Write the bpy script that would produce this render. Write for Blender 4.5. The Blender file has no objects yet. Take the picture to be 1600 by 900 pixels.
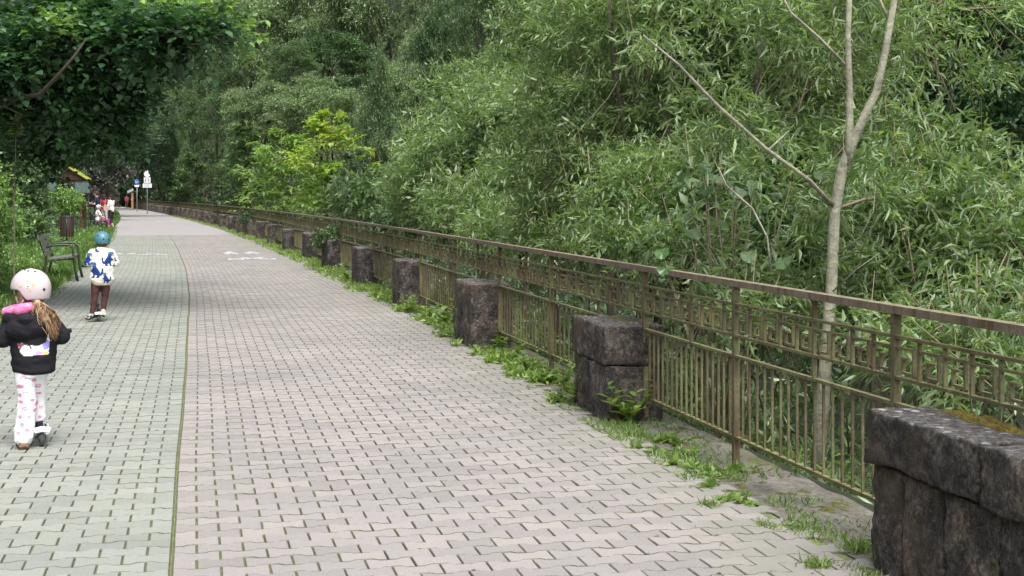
import bpy, math, random
import numpy as np
from mathutils import Vector, Matrix, noise
S = bpy.context.scene
COL = S.collection
rng = np.random.default_rng(7)
random.seed(7)
R = math.radians

# ------------------------------------------------------------------ camera
HC = 1.55          # camera height
FP = 2350.0        # focal length in photo pixels (1600 wide)
cam_d = bpy.data.cameras.new('camera'); cam = bpy.data.objects.new('camera', cam_d); COL.objects.link(cam)
cam.location = (0, 0, HC); cam.rotation_euler = (R(90), 0, 0)
cam_d.sensor_width = 36; cam_d.lens = 36*FP/1600; cam_d.shift_y = -144/1600
cam_d.clip_start = 0.05; cam_d.clip_end = 2000
S.camera = cam
# ------------------------------------------------------------------ world + sun
SUN_EL, SUN_ROT = R(62), R(160)
w = bpy.data.worlds.new('World'); S.world = w; w.use_nodes = True
nt = w.node_tree; bg = nt.nodes['Background']; sky = nt.nodes.new('ShaderNodeTexSky')
sky.sky_type = 'NISHITA'; sky.sun_disc = False; sky.sun_elevation = SUN_EL; sky.sun_rotation = SUN_ROT
sky.dust_density = 4; sky.air_density = 1.0; sky.ozone_density = 0.6
hs = nt.nodes.new('ShaderNodeHueSaturation'); hs.inputs['Saturation'].default_value = 0.35
nt.links.new(sky.outputs[0], hs.inputs['Color']); nt.links.new(hs.outputs[0], bg.inputs[0]); bg.inputs[1].default_value = 0.15
sd = bpy.data.lights.new('sun', 'SUN'); sun = bpy.data.objects.new('sun', sd); COL.objects.link(sun)
sd.energy = 1.15; sd.angle = R(30); sd.color = (1, .97, .93)
dv = Vector((math.sin(SUN_ROT)*math.cos(SUN_EL), math.cos(SUN_ROT)*math.cos(SUN_EL), math.sin(SUN_EL)))
sun.rotation_euler = dv.to_track_quat('Z', 'Y').to_euler()
S.view_settings.view_transform = 'Standard'; S.view_settings.look = 'None'
S.view_settings.exposure = 1.32; S.view_settings.gamma = 1
S.render.engine = 'CYCLES'
try:
    S.cycles.max_bounces = 6; S.cycles.diffuse_bounces = 3; S.cycles.glossy_bounces = 2
    S.cycles.transmission_bounces = 3; S.cycles.transparent_max_bounces = 4
except Exception: pass

# ------------------------------------------------------------------ helpers
def lin(h):
    h = h.lstrip('#'); c = [int(h[i:i+2], 16)/255 for i in (0, 2, 4)]
    return tuple(x/12.92 if x <= .04045 else ((x+.055)/1.055)**2.4 for x in c)

def tag(o, label=None, cat=None, group=None, kind=None):
    if label: o['label'] = label
    if cat: o['category'] = cat
    if group: o['group'] = group
    if kind: o['kind'] = kind
    return o

def link(name, me, mat=None, parent=None):
    o = bpy.data.objects.new(name, me); COL.objects.link(o)
    if mat is not None and len(me.materials) == 0: me.materials.append(mat)
    if parent is not None: o.parent = parent
    return o

def empty(name, loc=(0, 0, 0), rz=0):
    o = bpy.data.objects.new(name, None); COL.objects.link(o); o.location = loc; o.rotation_euler = (0, 0, rz)
    o.empty_display_size = .1
    return o

def np_mesh(name, V, F, smooth=False):
    V = np.asarray(V, dtype=np.float32); F = np.asarray(F, dtype=np.int32)
    me = bpy.data.meshes.new(name); n, k = F.shape
    me.vertices.add(len(V)); me.vertices.foreach_set('co', V.ravel())
    me.loops.add(n*k); me.loops.foreach_set('vertex_index', F.ravel())
    me.polygons.add(n); me.polygons.foreach_set('loop_start', np.arange(0, n*k, k, dtype=np.int32))
    try: me.polygons.foreach_set('loop_total', np.full(n, k, dtype=np.int32))
    except Exception: pass
    if smooth: me.polygons.foreach_set('use_smooth', np.ones(n, dtype=bool))
    me.update(calc_edges=True)
    return me

class MB:
    def __init__(s): s.v = []; s.f = []; s.n = 0
    def add(s, V, F):
        s.v.extend([tuple(p) for p in V]); s.f.extend([tuple(i+s.n for i in f) for f in F]); s.n += len(V); return s
    def box(s, c, size, rz=0, M=None):
        x, y, z = [a/2 for a in size]
        P = [Vector((a*x, b*y, d*z)) for d in (-1, 1) for a, b in ((-1, -1), (1, -1), (1, 1), (-1, 1))]
        m = M if M is not None else Matrix.Rotation(rz, 3, 'Z')
        P = [m @ p + Vector(c) for p in P]
        return s.add(P, [(3, 2, 1, 0), (4, 5, 6, 7), (0, 1, 5, 4), (1, 2, 6, 5), (2, 3, 7, 6), (3, 0, 4, 7)])
    def tube(s, pts, radii, n=8, cap=True, sq=1.0, prof=None):
        pts = [Vector(p) for p in pts]
        if not hasattr(radii, '__len__'): radii = [radii]*len(pts)
        V = []; up = Vector((0, 0, 1)); prevx = None
        for i, p in enumerate(pts):
            t = (pts[min(i+1, len(pts)-1)]-pts[max(i-1, 0)])
            t = t.normalized() if t.length > 1e-9 else Vector((0, 0, 1))
            if prevx is None:
                x = t.cross(up)
                if x.length < .15: x = Vector((1, 0, 0)) - t*t.x
                x.normalize()
            else:
                x = prevx - t*prevx.dot(t); x.normalize()
            prevx = x; y = t.cross(x)
            for k in range(n):
                a = 2*math.pi*k/n
                V.append(p + x*math.cos(a)*radii[i]+y*math.sin(a)*radii[i]*sq)
        F = []
        for i in range(len(pts)-1):
            for k in range(n):
                a = i*n+k; b = i*n+(k+1) % n; F.append((a, b, b+n, a+n))
        if cap: F.append(tuple(range(n-1, -1, -1))); F.append(tuple((len(pts)-1)*n+k for k in range(n)))
        return s.add(V, F)
    def capsule(s, p0, p1, r0, r1, n=12, sq=1.0):
        p0 = Vector(p0); p1 = Vector(p1); d = (p1-p0); L = d.length; d = d.normalized() if L > 1e-6 else Vector((0, 0, 1))
        pts = []; rr = []
        for a in (85, 60, 30): pts.append(p0-d*r0*math.sin(R(a))); rr.append(r0*math.cos(R(a)))
        pts += [p0, p0.lerp(p1, .5), p1]; rr += [r0, (r0+r1)/2, r1]
        for a in (30, 60, 85): pts.append(p1+d*r1*math.sin(R(a))); rr.append(r1*math.cos(R(a)))
        return s.tube(pts, rr, n, True, sq)
    def ell(s, c, r, M=None, nu=16, nv=10, z0=-90, z1=90):
        c = Vector(c); V = []; F = []
        for j in range(nv+1):
            ph = R(z0+(z1-z0)*j/nv)
            for i in range(nu):
                a = 2*math.pi*i/nu
                p = Vector((r[0]*math.cos(ph)*math.cos(a), r[1]*math.cos(ph)*math.sin(a), r[2]*math.sin(ph)))
                if M is not None: p = M @ p
                V.append(c+p)
        for j in range(nv):
            for i in range(nu): F.append((j*nu+i, j*nu+(i+1) % nu, (j+1)*nu+(i+1) % nu, (j+1)*nu+i))
        F.append(tuple(range(nu-1, -1, -1))); F.append(tuple(nv*nu+k for k in range(nu)))
        return s.add(V, F)
    def rings(s, rings, n=16):
        V = []; F = []
        for (cx, cy, cz, rx, ry) in rings:
            for k in range(n):
                a = 2*math.pi*k/n; V.append((cx+rx*math.cos(a), cy+ry*math.sin(a), cz))
        for i in range(len(rings)-1):
            for k in range(n): F.append((i*n+k, i*n+(k+1) % n, (i+1)*n+(k+1) % n, (i+1)*n+k))
        F.append(tuple(range(n-1, -1, -1))); F.append(tuple((len(rings)-1)*n+k for k in range(n)))
        return s.add(V, F)
    def mesh(s, name, smooth=False):
        me = bpy.data.meshes.new(name); me.from_pydata([tuple(v) for v in s.v], [], s.f); me.update()
        if smooth:
            for p in me.polygons: p.use_smooth = True
        return me
    def obj(s, name, mat, parent=None, smooth=False):
        return link(name, s.mesh(name, smooth), mat, parent)

# ------------------------------------------------------------------ materials
def new_mat(name):
    m = bpy.data.materials.new(name); m.use_nodes = True
    n = m.node_tree; return m, n, n.nodes['Principled BSDF'], n.nodes, n.links

def ramp(N, L, src, stops):
    r = N.new('ShaderNodeValToRGB'); cr = r.color_ramp
    while len(cr.elements) < len(stops): cr.elements.new(.5)
    for e, (p, c) in zip(cr.elements, stops): e.position = p; e.color = (*c, 1)
    L.new(src, r.inputs[0]); return r.outputs[0]

def tex_noise(N, L, scale, detail=4, coord='Object', rough=.6, vec=None):
    t = N.new('ShaderNodeTexNoise'); t.inputs['Scale'].default_value = scale; t.inputs['Detail'].default_value = detail
    t.inputs['Roughness'].default_value = rough
    if vec is None:
        c = N.new('ShaderNodeTexCoord'); vec = c.outputs[coord]
    L.new(vec, t.inputs['Vector']); return t.outputs['Fac']

def mixc(N, L, fac, a, b, mode='MIX'):
    m = N.new('ShaderNodeMix'); m.data_type = 'RGBA'; m.blend_type = mode
    for s_, v in ((m.inputs[0], fac), (m.inputs[6], a), (m.inputs[7], b)):
        if isinstance(v, (int, float)): s_.default_value = v
        elif isinstance(v, tuple): s_.default_value = (*v, 1)
        else: L.new(v, s_)
    return m.outputs[2]

def math_n(N, L, op, a, b=None, clamp=False):
    m = N.new('ShaderNodeMath'); m.operation = op; m.use_clamp = clamp
    for i, v in enumerate((a, b)):
        if v is None: continue
        if isinstance(v, (int, float)): m.inputs[i].default_value = v
        else: L.new(v, m.inputs[i])
    return m.outputs[0]

def bump(N, L, h, strength, dist, P):
    b = N.new('ShaderNodeBump'); b.inputs['Strength'].default_value = strength; b.inputs['Distance'].default_value = dist
    L.new(h, b.inputs['Height']); L.new(b.outputs[0], P.inputs['Normal'])

def leaf_mat(name, c1, c2, c3, under=None, trans=.28, rough=.42, spec=.45, patch=.35, scale=.5):
    m, nt, P, N, L = new_mat(name)
    g = N.new('ShaderNodeNewGeometry')
    col = ramp(N, L, g.outputs['Random Per Island'], [(0, c1), (.55, c2), (1, c3)])
    oc = N.new('ShaderNodeTexCoord')
    nz = tex_noise(N, L, scale, 3)
    f = ramp(N, L, nz, [(.3, (1-patch,)*3), (.7, (1+patch*.6,)*3)])
    col = mixc(N, L, 1.0, col, f, 'MULTIPLY')
    if under is None: under = tuple(min(1, x*1.5+.02) for x in c2)
    top = mixc(N, L, g.outputs['Backfacing'], col, under)
    L.new(top, P.inputs['Base Color']); P.inputs['Roughness'].default_value = rough
    P.inputs['Specular IOR Level'].default_value = spec
    tr = N.new('ShaderNodeBsdfTranslucent')
    tc = mixc(N, L, 1.0, col, (1.5, 1.6, .6), 'MULTIPLY'); L.new(tc, tr.inputs['Color'])
    ms = N.new('ShaderNodeMixShader'); ms.inputs[0].default_value = trans
    L.new(P.outputs[0], ms.inputs[1]); L.new(tr.outputs[0], ms.inputs[2])
    L.new(ms.outputs[0], N['Material Output'].inputs['Surface'])
    return m

def simple_mat(name, c, rough=.6, metal=0, var=.15, vscale=8, bmp=0, bscale=40, spec=.4):
    m, nt, P, N, L = new_mat(name)
    nz = tex_noise(N, L, vscale, 4)
    col = ramp(N, L, nz, [(.3, tuple(x*(1-var) for x in c)), (.7, tuple(min(1, x*(1+var)) for x in c))])
    L.new(col, P.inputs['Base Color']); P.inputs['Roughness'].default_value = rough; P.inputs['Metallic'].default_value = metal
    P.inputs['Specular IOR Level'].default_value = spec
    if bmp: bump(N, L, tex_noise(N, L, bscale, 5), bmp, .01, P)
    return m

M = {}
M['willow'] = leaf_mat('willow leaf', (.076, .138, .040), (.135, .212, .072), (.245, .33, .135), under=(.29, .39, .22), trans=.36, patch=.38, rough=.38, spec=.5)
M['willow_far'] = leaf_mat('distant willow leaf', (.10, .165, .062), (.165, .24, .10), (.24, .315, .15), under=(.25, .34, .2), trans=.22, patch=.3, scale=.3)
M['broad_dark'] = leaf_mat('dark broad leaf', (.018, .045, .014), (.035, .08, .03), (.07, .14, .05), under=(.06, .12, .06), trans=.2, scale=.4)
M['linden'] = leaf_mat('linden leaf', (.018, .052, .024), (.037, .096, .042), (.082, .175, .062), under=(.09, .18, .09), trans=.32, rough=.34, scale=.4)
M['oak'] = leaf_mat('oak green leaf', (.034, .078, .026), (.066, .135, .05), (.11, .19, .075), under=(.08, .15, .07), trans=.25, scale=.4)
M['broad_mid'] = leaf_mat('mid green leaf', (.045, .09, .03), (.085, .15, .055), (.13, .21, .08), under=(.15, .22, .11), trans=.25)
M['lime'] = leaf_mat('bright young leaf', (.085, .17, .035), (.145, .26, .055), (.27, .37, .09), under=(.25, .38, .12), trans=.35)
M['yellow_leaf'] = leaf_mat('yellowing leaf', (.15, .27, .035), (.24, .36, .045), (.36, .40, .05), under=(.4, .45, .12), trans=.35)
M['conifer'] = leaf_mat('spruce needles', (.05, .095, .045), (.085, .14, .065), (.12, .18, .08), under=(.1, .16, .08), trans=.1)
M['copper'] = leaf_mat('copper leaf', (.030, .028, .026), (.055, .052, .048), (.11, .108, .10), under=(.10, .10, .09), trans=.15)
M['bush'] = leaf_mat('hedge leaf', (.07, .15, .03), (.14, .26, .06), (.25, .38, .09), under=(.2, .32, .12), trans=.3)
M['grass'] = leaf_mat('grass blade', (.08, .17, .03), (.13, .25, .045), (.22, .33, .08), under=(.15, .27, .07), trans=.3)
M['weed'] = leaf_mat('weed leaf', (.10, .19, .035), (.17, .285, .055), (.30, .38, .10), under=(.24, .33, .12), trans=.32)
M['bigleaf'] = leaf_mat('butterbur leaf', (.035, .09, .02), (.05, .125, .03), (.07, .16, .04), under=(.13, .22, .12), trans=.3, rough=.35)
M['bark'] = simple_mat('brown bark', (.065, .055, .042), .9, var=.4, vscale=6, bmp=.8, bscale=18)
M['bark_grey'] = simple_mat('grey green bark', (.23, .225, .165), .85, var=.4, vscale=14, bmp=1.0, bscale=38)
M['twig'] = simple_mat('twig bark', (.17, .14, .09), .8, var=.3)

M['grime_shade'] = simple_mat('dirty mossy paver edge with painted shade', (.120, .122, .085), 1, var=.35, vscale=9)  # dirt and moss tone, darkened to paint in the shadow lines of the joints
def paver_mat():
    m, nt, P, N, L = new_mat('concrete paver')
    at = N.new('ShaderNodeAttribute'); at.attribute_name = 'rnd'
    oi = N.new('ShaderNodeObjectInfo')
    rnd = math_n(N, L, 'FRACT', math_n(N, L, 'ADD', at.outputs['Fac'], oi.outputs['Random']))
    ag = N.new('ShaderNodeAttribute'); ag.attribute_name = 'green'
    g = N.new('ShaderNodeNewGeometry')
    pink = ramp(N, L, rnd, [(0, (.222, .206, .196)), (.5, (.256, .237, .227)), (1, (.288, .262, .246))])
    green = ramp(N, L, rnd, [(0, (.206, .219, .194)), (.5, (.236, .250, .221)), (1, (.266, .277, .245))])
    col = mixc(N, L, ag.outputs['Fac'], pink, green)
    big = tex_noise(N, L, .35, 3, vec=g.outputs['Position'])
    col = mixc(N, L, 1.0, col, ramp(N, L, big, [(.32, (.86, .87, .88)), (.68, (1.06, 1.05, 1.04))]), 'MULTIPLY')
    fine = tex_noise(N, L, 260, 2, vec=g.outputs['Position'])
    col = mixc(N, L, 1.0, col, ramp(N, L, fine, [(.28, (.66, .66, .66)), (.5, (1, 1, 1)), (.76, (1.3, 1.3, 1.3))]), 'MULTIPLY')
    # grime patches near the right hand edge and here and there
    gr = tex_noise(N, L, 2.3, 5, vec=g.outputs['Position'], rough=.7)
    ae = N.new('ShaderNodeAttribute'); ae.attribute_name = 'edge'
    fac = math_n(N, L, 'MULTIPLY', ramp(N, L, gr, [(.42, (0, 0, 0)), (.62, (1, 1, 1))]), math_n(N, L, 'ADD', math_n(N, L, 'MULTIPLY', ae.outputs['Fac'], 1.2), .12))
    col = mixc(N, L, fac, col, (.20, .20, .17))
    L.new(col, P.inputs['Base Color']); P.inputs['Roughness'].default_value = .88; P.inputs['Specular IOR Level'].default_value = .25
    bump(N, L, fine, .35, .002, P)
    return m
M['paver'] = paver_mat()

def base_mat():
    m, nt, P, N, L = new_mat('mossy joint sand')
    g = N.new('ShaderNodeNewGeometry')
    a = tex_noise(N, L, 3.5, 4, vec=g.outputs['Position']); b = tex_noise(N, L, 60, 3, vec=g.outputs['Position'])
    c = ramp(N, L, a, [(.3, (.135, .135, .095)), (.48, (.14, .175, .065)), (.7, (.15, .21, .055))])
    c = mixc(N, L, 1.0, c, ramp(N, L, b, [(.3, (.6, .6, .6)), (.7, (1.3, 1.3, 1.3))]), 'MULTIPLY')
    L.new(c, P.inputs['Base Color']); P.inputs['Roughness'].default_value = 1
    bump(N, L, b, .6, .01, P)
    return m
M['joint'] = base_mat()
M['far_path'] = simple_mat('distant paving', (.25, .238, .23), .9, var=.06, vscale=.3)

def ground_mat():
    m, nt, P, N, L = new_mat('forest soil')
    g = N.new('ShaderNodeNewGeometry')
    a = tex_noise(N, L, .8, 6, vec=g.outputs['Position']); b = tex_noise(N, L, 12, 5, vec=g.outputs['Position'])
    c = ramp(N, L, a, [(.3, (.020, .020, .012)), (.5, (.022, .032, .013)), (.7, (.035, .05, .02))])
    c = mixc(N, L, 1.0, c, ramp(N, L, b, [(.3, (.5, .5, .5)), (.7, (1.3, 1.3, 1.2))]), 'MULTIPLY')
    L.new(c, P.inputs['Base Color']); P.inputs['Roughness'].default_value = 1
    bump(N, L, b, 1, .08, P); return m
M['soil'] = ground_mat()

def verge_mat():
    m, nt, P, N, L = new_mat('mossy concrete ledge')
    g = N.new('ShaderNodeNewGeometry')
    a = tex_noise(N, L, 3.2, 6, vec=g.outputs['Position'], rough=.7); b = tex_noise(N, L, 45, 4, vec=g.outputs['Position'])
    d = tex_noise(N, L, 1.6, 5, vec=g.outputs['Position'], rough=.65)
    c = ramp(N, L, a, [(.34, (.075, .068, .05)), (.52, (.13, .12, .10)), (.68, (.22, .21, .185))])
    c = mixc(N, L, ramp(N, L, d, [(.56, (0, 0, 0)), (.64, (1, 1, 1))]), c, (.075, .08, .022))
    c = mixc(N, L, 1.0, c, ramp(N, L, b, [(.3, (.6, .6, .6)), (.7, (1.3, 1.3, 1.3))]), 'MULTIPLY')
    L.new(c, P.inputs['Base Color']); P.inputs['Roughness'].default_value = 1
    bump(N, L, a, .9, .03, P); return m
M['verge'] = verge_mat()

def stone_mat():
    m, nt, P, N, L = new_mat('weathered dark stone')
    g = N.new('ShaderNodeNewGeometry'); v = g.outputs['Position']
    oi = N.new('ShaderNodeObjectInfo')
    a = tex_noise(N, L, 6, 9, vec=v, rough=.78); b = tex_noise(N, L, 34, 6, vec=v, rough=.75); d = tex_noise(N, L, 2.2, 5, vec=v, rough=.6); e = tex_noise(N, L, 110, 3, vec=v, rough=.7)
    c = ramp(N, L, a, [(.34, (.022, .021, .022)), (.46, (.044, .041, .041)), (.54, (.098, .090, .082)), (.65, (.21, .19, .16))])
    c = mixc(N, L, 1.0, c, ramp(N, L, b, [(.33, (.35, .35, .36)), (.5, (1, 1, 1)), (.64, (2.3, 2.2, 2.0))]), 'MULTIPLY')
    c = mixc(N, L, ramp(N, L, d, [(.54, (0, 0, 0)), (.66, (.5, .5, .5))]), c, (.125, .088, .05))
    fl = ramp(N, L, e, [(.58, (0, 0, 0)), (.66, (.55, .55, .55))])
    c = mixc(N, L, fl, c, (.28, .26, .22))
    c = mixc(N, L, 1.0, c, ramp(N, L, oi.outputs['Random'], [(0, (.75, .75, .8)), (1, (1.3, 1.22, 1.12))]), 'MULTIPLY')
    sx = N.new('ShaderNodeSeparateXYZ'); L.new(g.outputs['Normal'], sx.inputs[0])
    up = ramp(N, L, sx.outputs['Z'], [(.5, (0, 0, 0)), (.85, (1, 1, 1))])
    crust = ramp(N, L, b, [(.36, (.05, .046, .046)), (.5, (.15, .14, .135)), (.62, (.34, .33, .31))])
    c = mixc(N, L, math_n(N, L, 'MULTIPLY', up, .85), c, crust)
    wh = N.new('ShaderNodeTexVoronoi'); wh.inputs['Scale'].default_value = 13; L.new(v, wh.inputs['Vector'])
    spots = math_n(N, L, 'MULTIPLY', ramp(N, L, math_n(N, L, 'ADD', wh.outputs['Distance'], math_n(N, L, 'MULTIPLY', b, .35)), [(.36, (1, 1, 1)), (.44, (0, 0, 0))]), math_n(N, L, 'MULTIPLY', up, ramp(N, L, d, [(.42, (0, 0, 0)), (.52, (1, 1, 1))])))
    c = mixc(N, L, spots, c, (.60, .60, .58))
    L.new(c, P.inputs['Base Color']); P.inputs['Roughness'].default_value = .85; P.inputs['Specular IOR Level'].default_value = .35
    h = math_n(N, L, 'ADD', a, math_n(N, L, 'MULTIPLY', b, .5))
    bump(N, L, h, 1.0, .10, P); return m
M['stone'] = stone_mat()
M['moss'] = simple_mat('yellow brown moss', (.16, .125, .02), 1, var=.5, vscale=30, bmp=1, bscale=120)
M['moss_green'] = simple_mat('green moss', (.085, .085, .018), 1, var=.5, vscale=30, bmp=1, bscale=120)

def rail_mat(name, base, rust, lich, amt):
    m, nt, P, N, L = new_mat(name)
    g = N.new('ShaderNodeNewGeometry'); v = g.outputs['Position']
    sx = N.new('ShaderNodeSeparateXYZ'); L.new(g.outputs['Normal'], sx.inputs[0])
    a = tex_noise(N, L, 7, 6, vec=v, rough=.7); b = tex_noise(N, L, 3.0, 6, vec=v, rough=.7); f = tex_noise(N, L, 90, 3, vec=v)
    c = mixc(N, L, ramp(N, L, a, [(.45, (0, 0, 0)), (.62, (1, 1, 1))]), base, rust)
    c = mixc(N, L, math_n(N, L, 'MULTIPLY', ramp(N, L, b, [(.45, (0, 0, 0)), (.6, (1, 1, 1))]), amt), c, lich)
    dust = math_n(N, L, 'MULTIPLY', ramp(N, L, sx.outputs['Z'], [(.6, (0, 0, 0)), (.9, (1, 1, 1))]), .55)
    c = mixc(N, L, dust, c, tuple(x*1.25 for x in lich))
    st_ = N.new('ShaderNodeMapping'); st_.inputs['Scale'].default_value = (22, 22, 1.6); L.new(v, st_.inputs['Vector'])
    run = tex_noise(N, L, 1.0, 4, vec=st_.outputs[0])
    c = mixc(N, L, ramp(N, L, run, [(.54, (0, 0, 0)), (.64, (.75, .75, .75))]), c, (.085, .040, .022))
    c = mixc(N, L, 1.0, c, ramp(N, L, f, [(.3, (.7, .7, .7)), (.7, (1.25, 1.25, 1.25))]), 'MULTIPLY')
    L.new(c, P.inputs['Base Color']); P.inputs['Roughness'].default_value = .7; P.inputs['Specular IOR Level'].default_value = .35
    bump(N, L, f, .3, .003, P); return m
M['rail'] = rail_mat('old olive brown paint', (.082, .080, .038), (.105, .076, .045), (.19, .19, .08), .6)
M['toprail'] = rail_mat('worn brown paint', (.135, .100, .080), (.19, .145, .12), (.18, .165, .09), .35)

def attr_mat(name, rough=.85, fine=220, b=.15):
    m, nt, P, N, L = new_mat(name)
    at = N.new('ShaderNodeAttribute'); at.attribute_name = 'col'
    f = tex_noise(N, L, fine, 2); f2 = tex_noise(N, L, 14, 4)
    c = mixc(N, L, 1.0, at.outputs['Color'], ramp(N, L, f, [(.3, (.9, .9, .9)), (.7, (1.1, 1.1, 1.1))]), 'MULTIPLY')
    L.new(c, P.inputs['Base Color']); P.inputs['Roughness'].default_value = rough; P.inputs['Specular IOR Level'].default_value = .2
    bump(N, L, f2, b*3, .02, P); return m
M['cloth'] = attr_mat('woven cloth')
M['skin'] = simple_mat('skin', (.52, .31, .22), .5, var=.06)
M['hair_brown'] = simple_mat('brown hair', (.06, .035, .02), .5, var=.4, vscale=60)
M['hair_blond'] = leaf_mat('blond curls', (.10, .055, .028), (.33, .20, .10), (.55, .38, .22), under=(.25, .15, .08), trans=.05, rough=.4)
M['black'] = simple_mat('black plastic', (.015, .015, .016), .45)
M['rubber'] = simple_mat('grey rubber', (.06, .06, .062), .7)
M['white'] = simple_mat('white plastic', (.75, .75, .76), .4, var=.04)
M['lilac'] = simple_mat('pale lilac helmet shell', (.52, .445, .465), .35, var=.03, vscale=3)
M['teal'] = simple_mat('teal blue helmet shell', (.065, .175, .215), .35, var=.05, vscale=3)
M['metal_dark'] = simple_mat('dark cast metal', (.035, .037, .036), .45, var=.25, spec=.5)
M['slat'] = simple_mat('dark grey wooden slat', (.10, .10, .088), .6, var=.3, vscale=18)
M['wood_dark'] = simple_mat('dark brown wood', (.06, .032, .022), .8, var=.35, vscale=9)
M['wood_light'] = simple_mat('orange brown wood', (.36, .17, .08), .7, var=.2)
M['roof_moss'] = simple_mat('bright roof moss', (.24, .25, .03), 1, var=.4, vscale=12, bmp=1, bscale=40)
M['grey_metal'] = simple_mat('grey metal', (.35, .36, .37), .45, var=.1, metal=.3)
M['sign_white'] = simple_mat('white sign face', (.78, .79, .80), .5, var=.03)
M['sign_blue'] = simple_mat('blue sign face', (.02, .10, .42), .5, var=.05)
M['sign_dark'] = simple_mat('dark print', (.03, .03, .035), .6)
M['paint'] = simple_mat('worn road paint', (.50, .50, .50), .8, var=.35, vscale=9)
M['pink'] = simple_mat('pink fluff', (.75, .16, .30), .8, var=.2, vscale=60)
M['yellow'] = simple_mat('yellow print', (.70, .45, .12), .6, var=.1)
M['glass'] = simple_mat('dull display glass', (.10, .15, .14), .15, var=.35, vscale=6, spec=.6)

# ------------------------------------------------------------------ path frame
DY = np.array([-12, 0, 6.13, 9.48, 14.3, 20.9, 29.4, 38.7, 52.8, 67.4, 93.4, 125, 165, 182, 240, 340.])
DX = np.array([2.5, -.09, -1.388, -2.095, -3.10, -4.48, -6.34, -8.52, -11.9, -15.6, -22.6, -31.6, -43.3, -48.6, -66.0, -98.])
yy = np.arange(-12, 340, .25)
xx = np.interp(yy, DY, DX)
ker = np.hanning(49); ker /= ker.sum()
xp = np.concatenate([xx[0]+(xx[1]-xx[0])*np.arange(-24, 0), xx, xx[-1]+(xx[-1]-xx[-2])*np.arange(1, 25)])
xx = np.convolve(xp, ker, 'valid')
ss = np.concatenate([[0], np.cumsum(np.hypot(np.diff(xx), np.diff(yy)))])
ss -= np.interp(0, yy, ss)
tx = np.gradient(xx, ss); ty = np.gradient(yy, ss)
def s_at(Y): return float(np.interp(Y, yy, ss))
def frame(s, t):
    x = np.interp(s, ss, xx); y = np.interp(s, ss, yy); a = np.interp(s, ss, tx); b = np.interp(s, ss, ty)
    n = np.hypot(a, b); a = a/n; b = b/n
    return x+t*b, y-t*a, np.arctan2(-a, b)     # x, y, rotation about z of the along-path direction
def s_of(Y, t):            # arclength where the line at offset t has world Y
    s = s_at(Y)
    for _ in range(5):
        x, y, a = frame(s, t); s += (Y-y)*.97
    return float(s)
T_EDGE, T_RAIL = 2.84, 3.13
def t_left(s): return np.interp(s, [0, 76, 95, 155, 400], [-2.13, -2.13, -1.7, -.45, -.45])

# terrain height from path coordinates
TT = np.array([-90, -60, -30, -16, -9, -5, -3.2, -2.2, -2.1, 0, 2.9, 3.5, 3.9, 5.0, 7.5, 10, 15, 22, 40, 80, 150.])
TZ = np.array([80, 55, 25, 8.0, .9, .08, .03, 0.0, -.03, -.03, -.03, -.04, -.35, -1.4, -3.0, -3.6, -3.2, 1, 18, 62, 130.])
def terrain(s, t):
    sh = np.where(t < 0, t - (t_left(s)+2.13), t)
    z = np.interp(sh, TT, TZ)
    z = z+np.clip(np.asarray(s)-225, 0, None)*.62*np.clip(np.abs(sh)/3+.15, 0, 1)
    return z
def ground_z(x, y):
    s = s_at(y); px, py, a = frame(s, 0); t = (x-px)*math.cos(a)+(y-py)*math.sin(a)
    return float(terrain(np.float64(s+ (y-py)*math.cos(a)-(x-px)*math.sin(a)), np.float64(t)))

def build_ground():
    sv = np.concatenate([np.arange(-11, 20, 1.), np.arange(20, 60, 2.), np.arange(60, 350, 6.)])
    tv = np.array([-90, -75, -60, -45, -30, -22, -16, -12, -9, -7, -5, -4, -3.2, -2.6, -2.2, -2.1, 0, 2.9, 3.5, 3.9, 4.4, 5, 6, 7.5, 9, 10, 12, 15, 18, 22, 28, 34, 40, 50, 60, 80, 110, 150.])
    V = []
    for s in sv:
        for t in tv:
            t2 = t + (float(t_left(s))+2.13 if t < 0 else 0)
            # the path bends to the left: keep the inner rays from crossing
            x, y, a = frame(s, t2 if abs(t2) < 30 else math.copysign(30, t2))
            if abs(t2) > 30: x += (t2-math.copysign(30, t2))
            z = float(terrain(np.float64(s), np.float64(t2)))
            if abs(t) > 6: z += noise.noise((x*.25, y*.25, 0))*min(.8, (abs(t)-3.3)*.05)
            V.append((x, y, z))
    n = len(tv); F = [(i*n+j, i*n+j+1, (i+1)*n+j+1, (i+1)*n+j) for i in range(len(sv)-1) for j in range(n-1)]
    me = np_mesh('ground', np.array(V), np.array(F), True)
    return tag(link('ground', me, M['soil']), kind='structure')
build_ground()

def strip(name, mat, s0, s1, t0, t1, z, ds=1., nt_=2, jit=0, parent=None):
    sv = np.arange(s0, s1+ds*.5, ds); V = []
    for s in sv:
        for k in range(nt_):
            a = t0(s) if callable(t0) else t0; b = t1(s) if callable(t1) else t1
            t = a+(b-a)*k/(nt_-1)
            x, y, _ = frame(s, t)
            zz = z(t) if callable(z) else z
            if jit: zz += noise.noise((x*4, y*4, 3))*jit
            V.append((x, y, zz))
    F = [(i*nt_+j, i*nt_+j+1, (i+1)*nt_+j+1, (i+1)*nt_+j) for i in range(len(sv)-1) for j in range(nt_-1)]
    return link(name, np_mesh(name, np.array(V), np.array(F), True), mat, parent)

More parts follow.
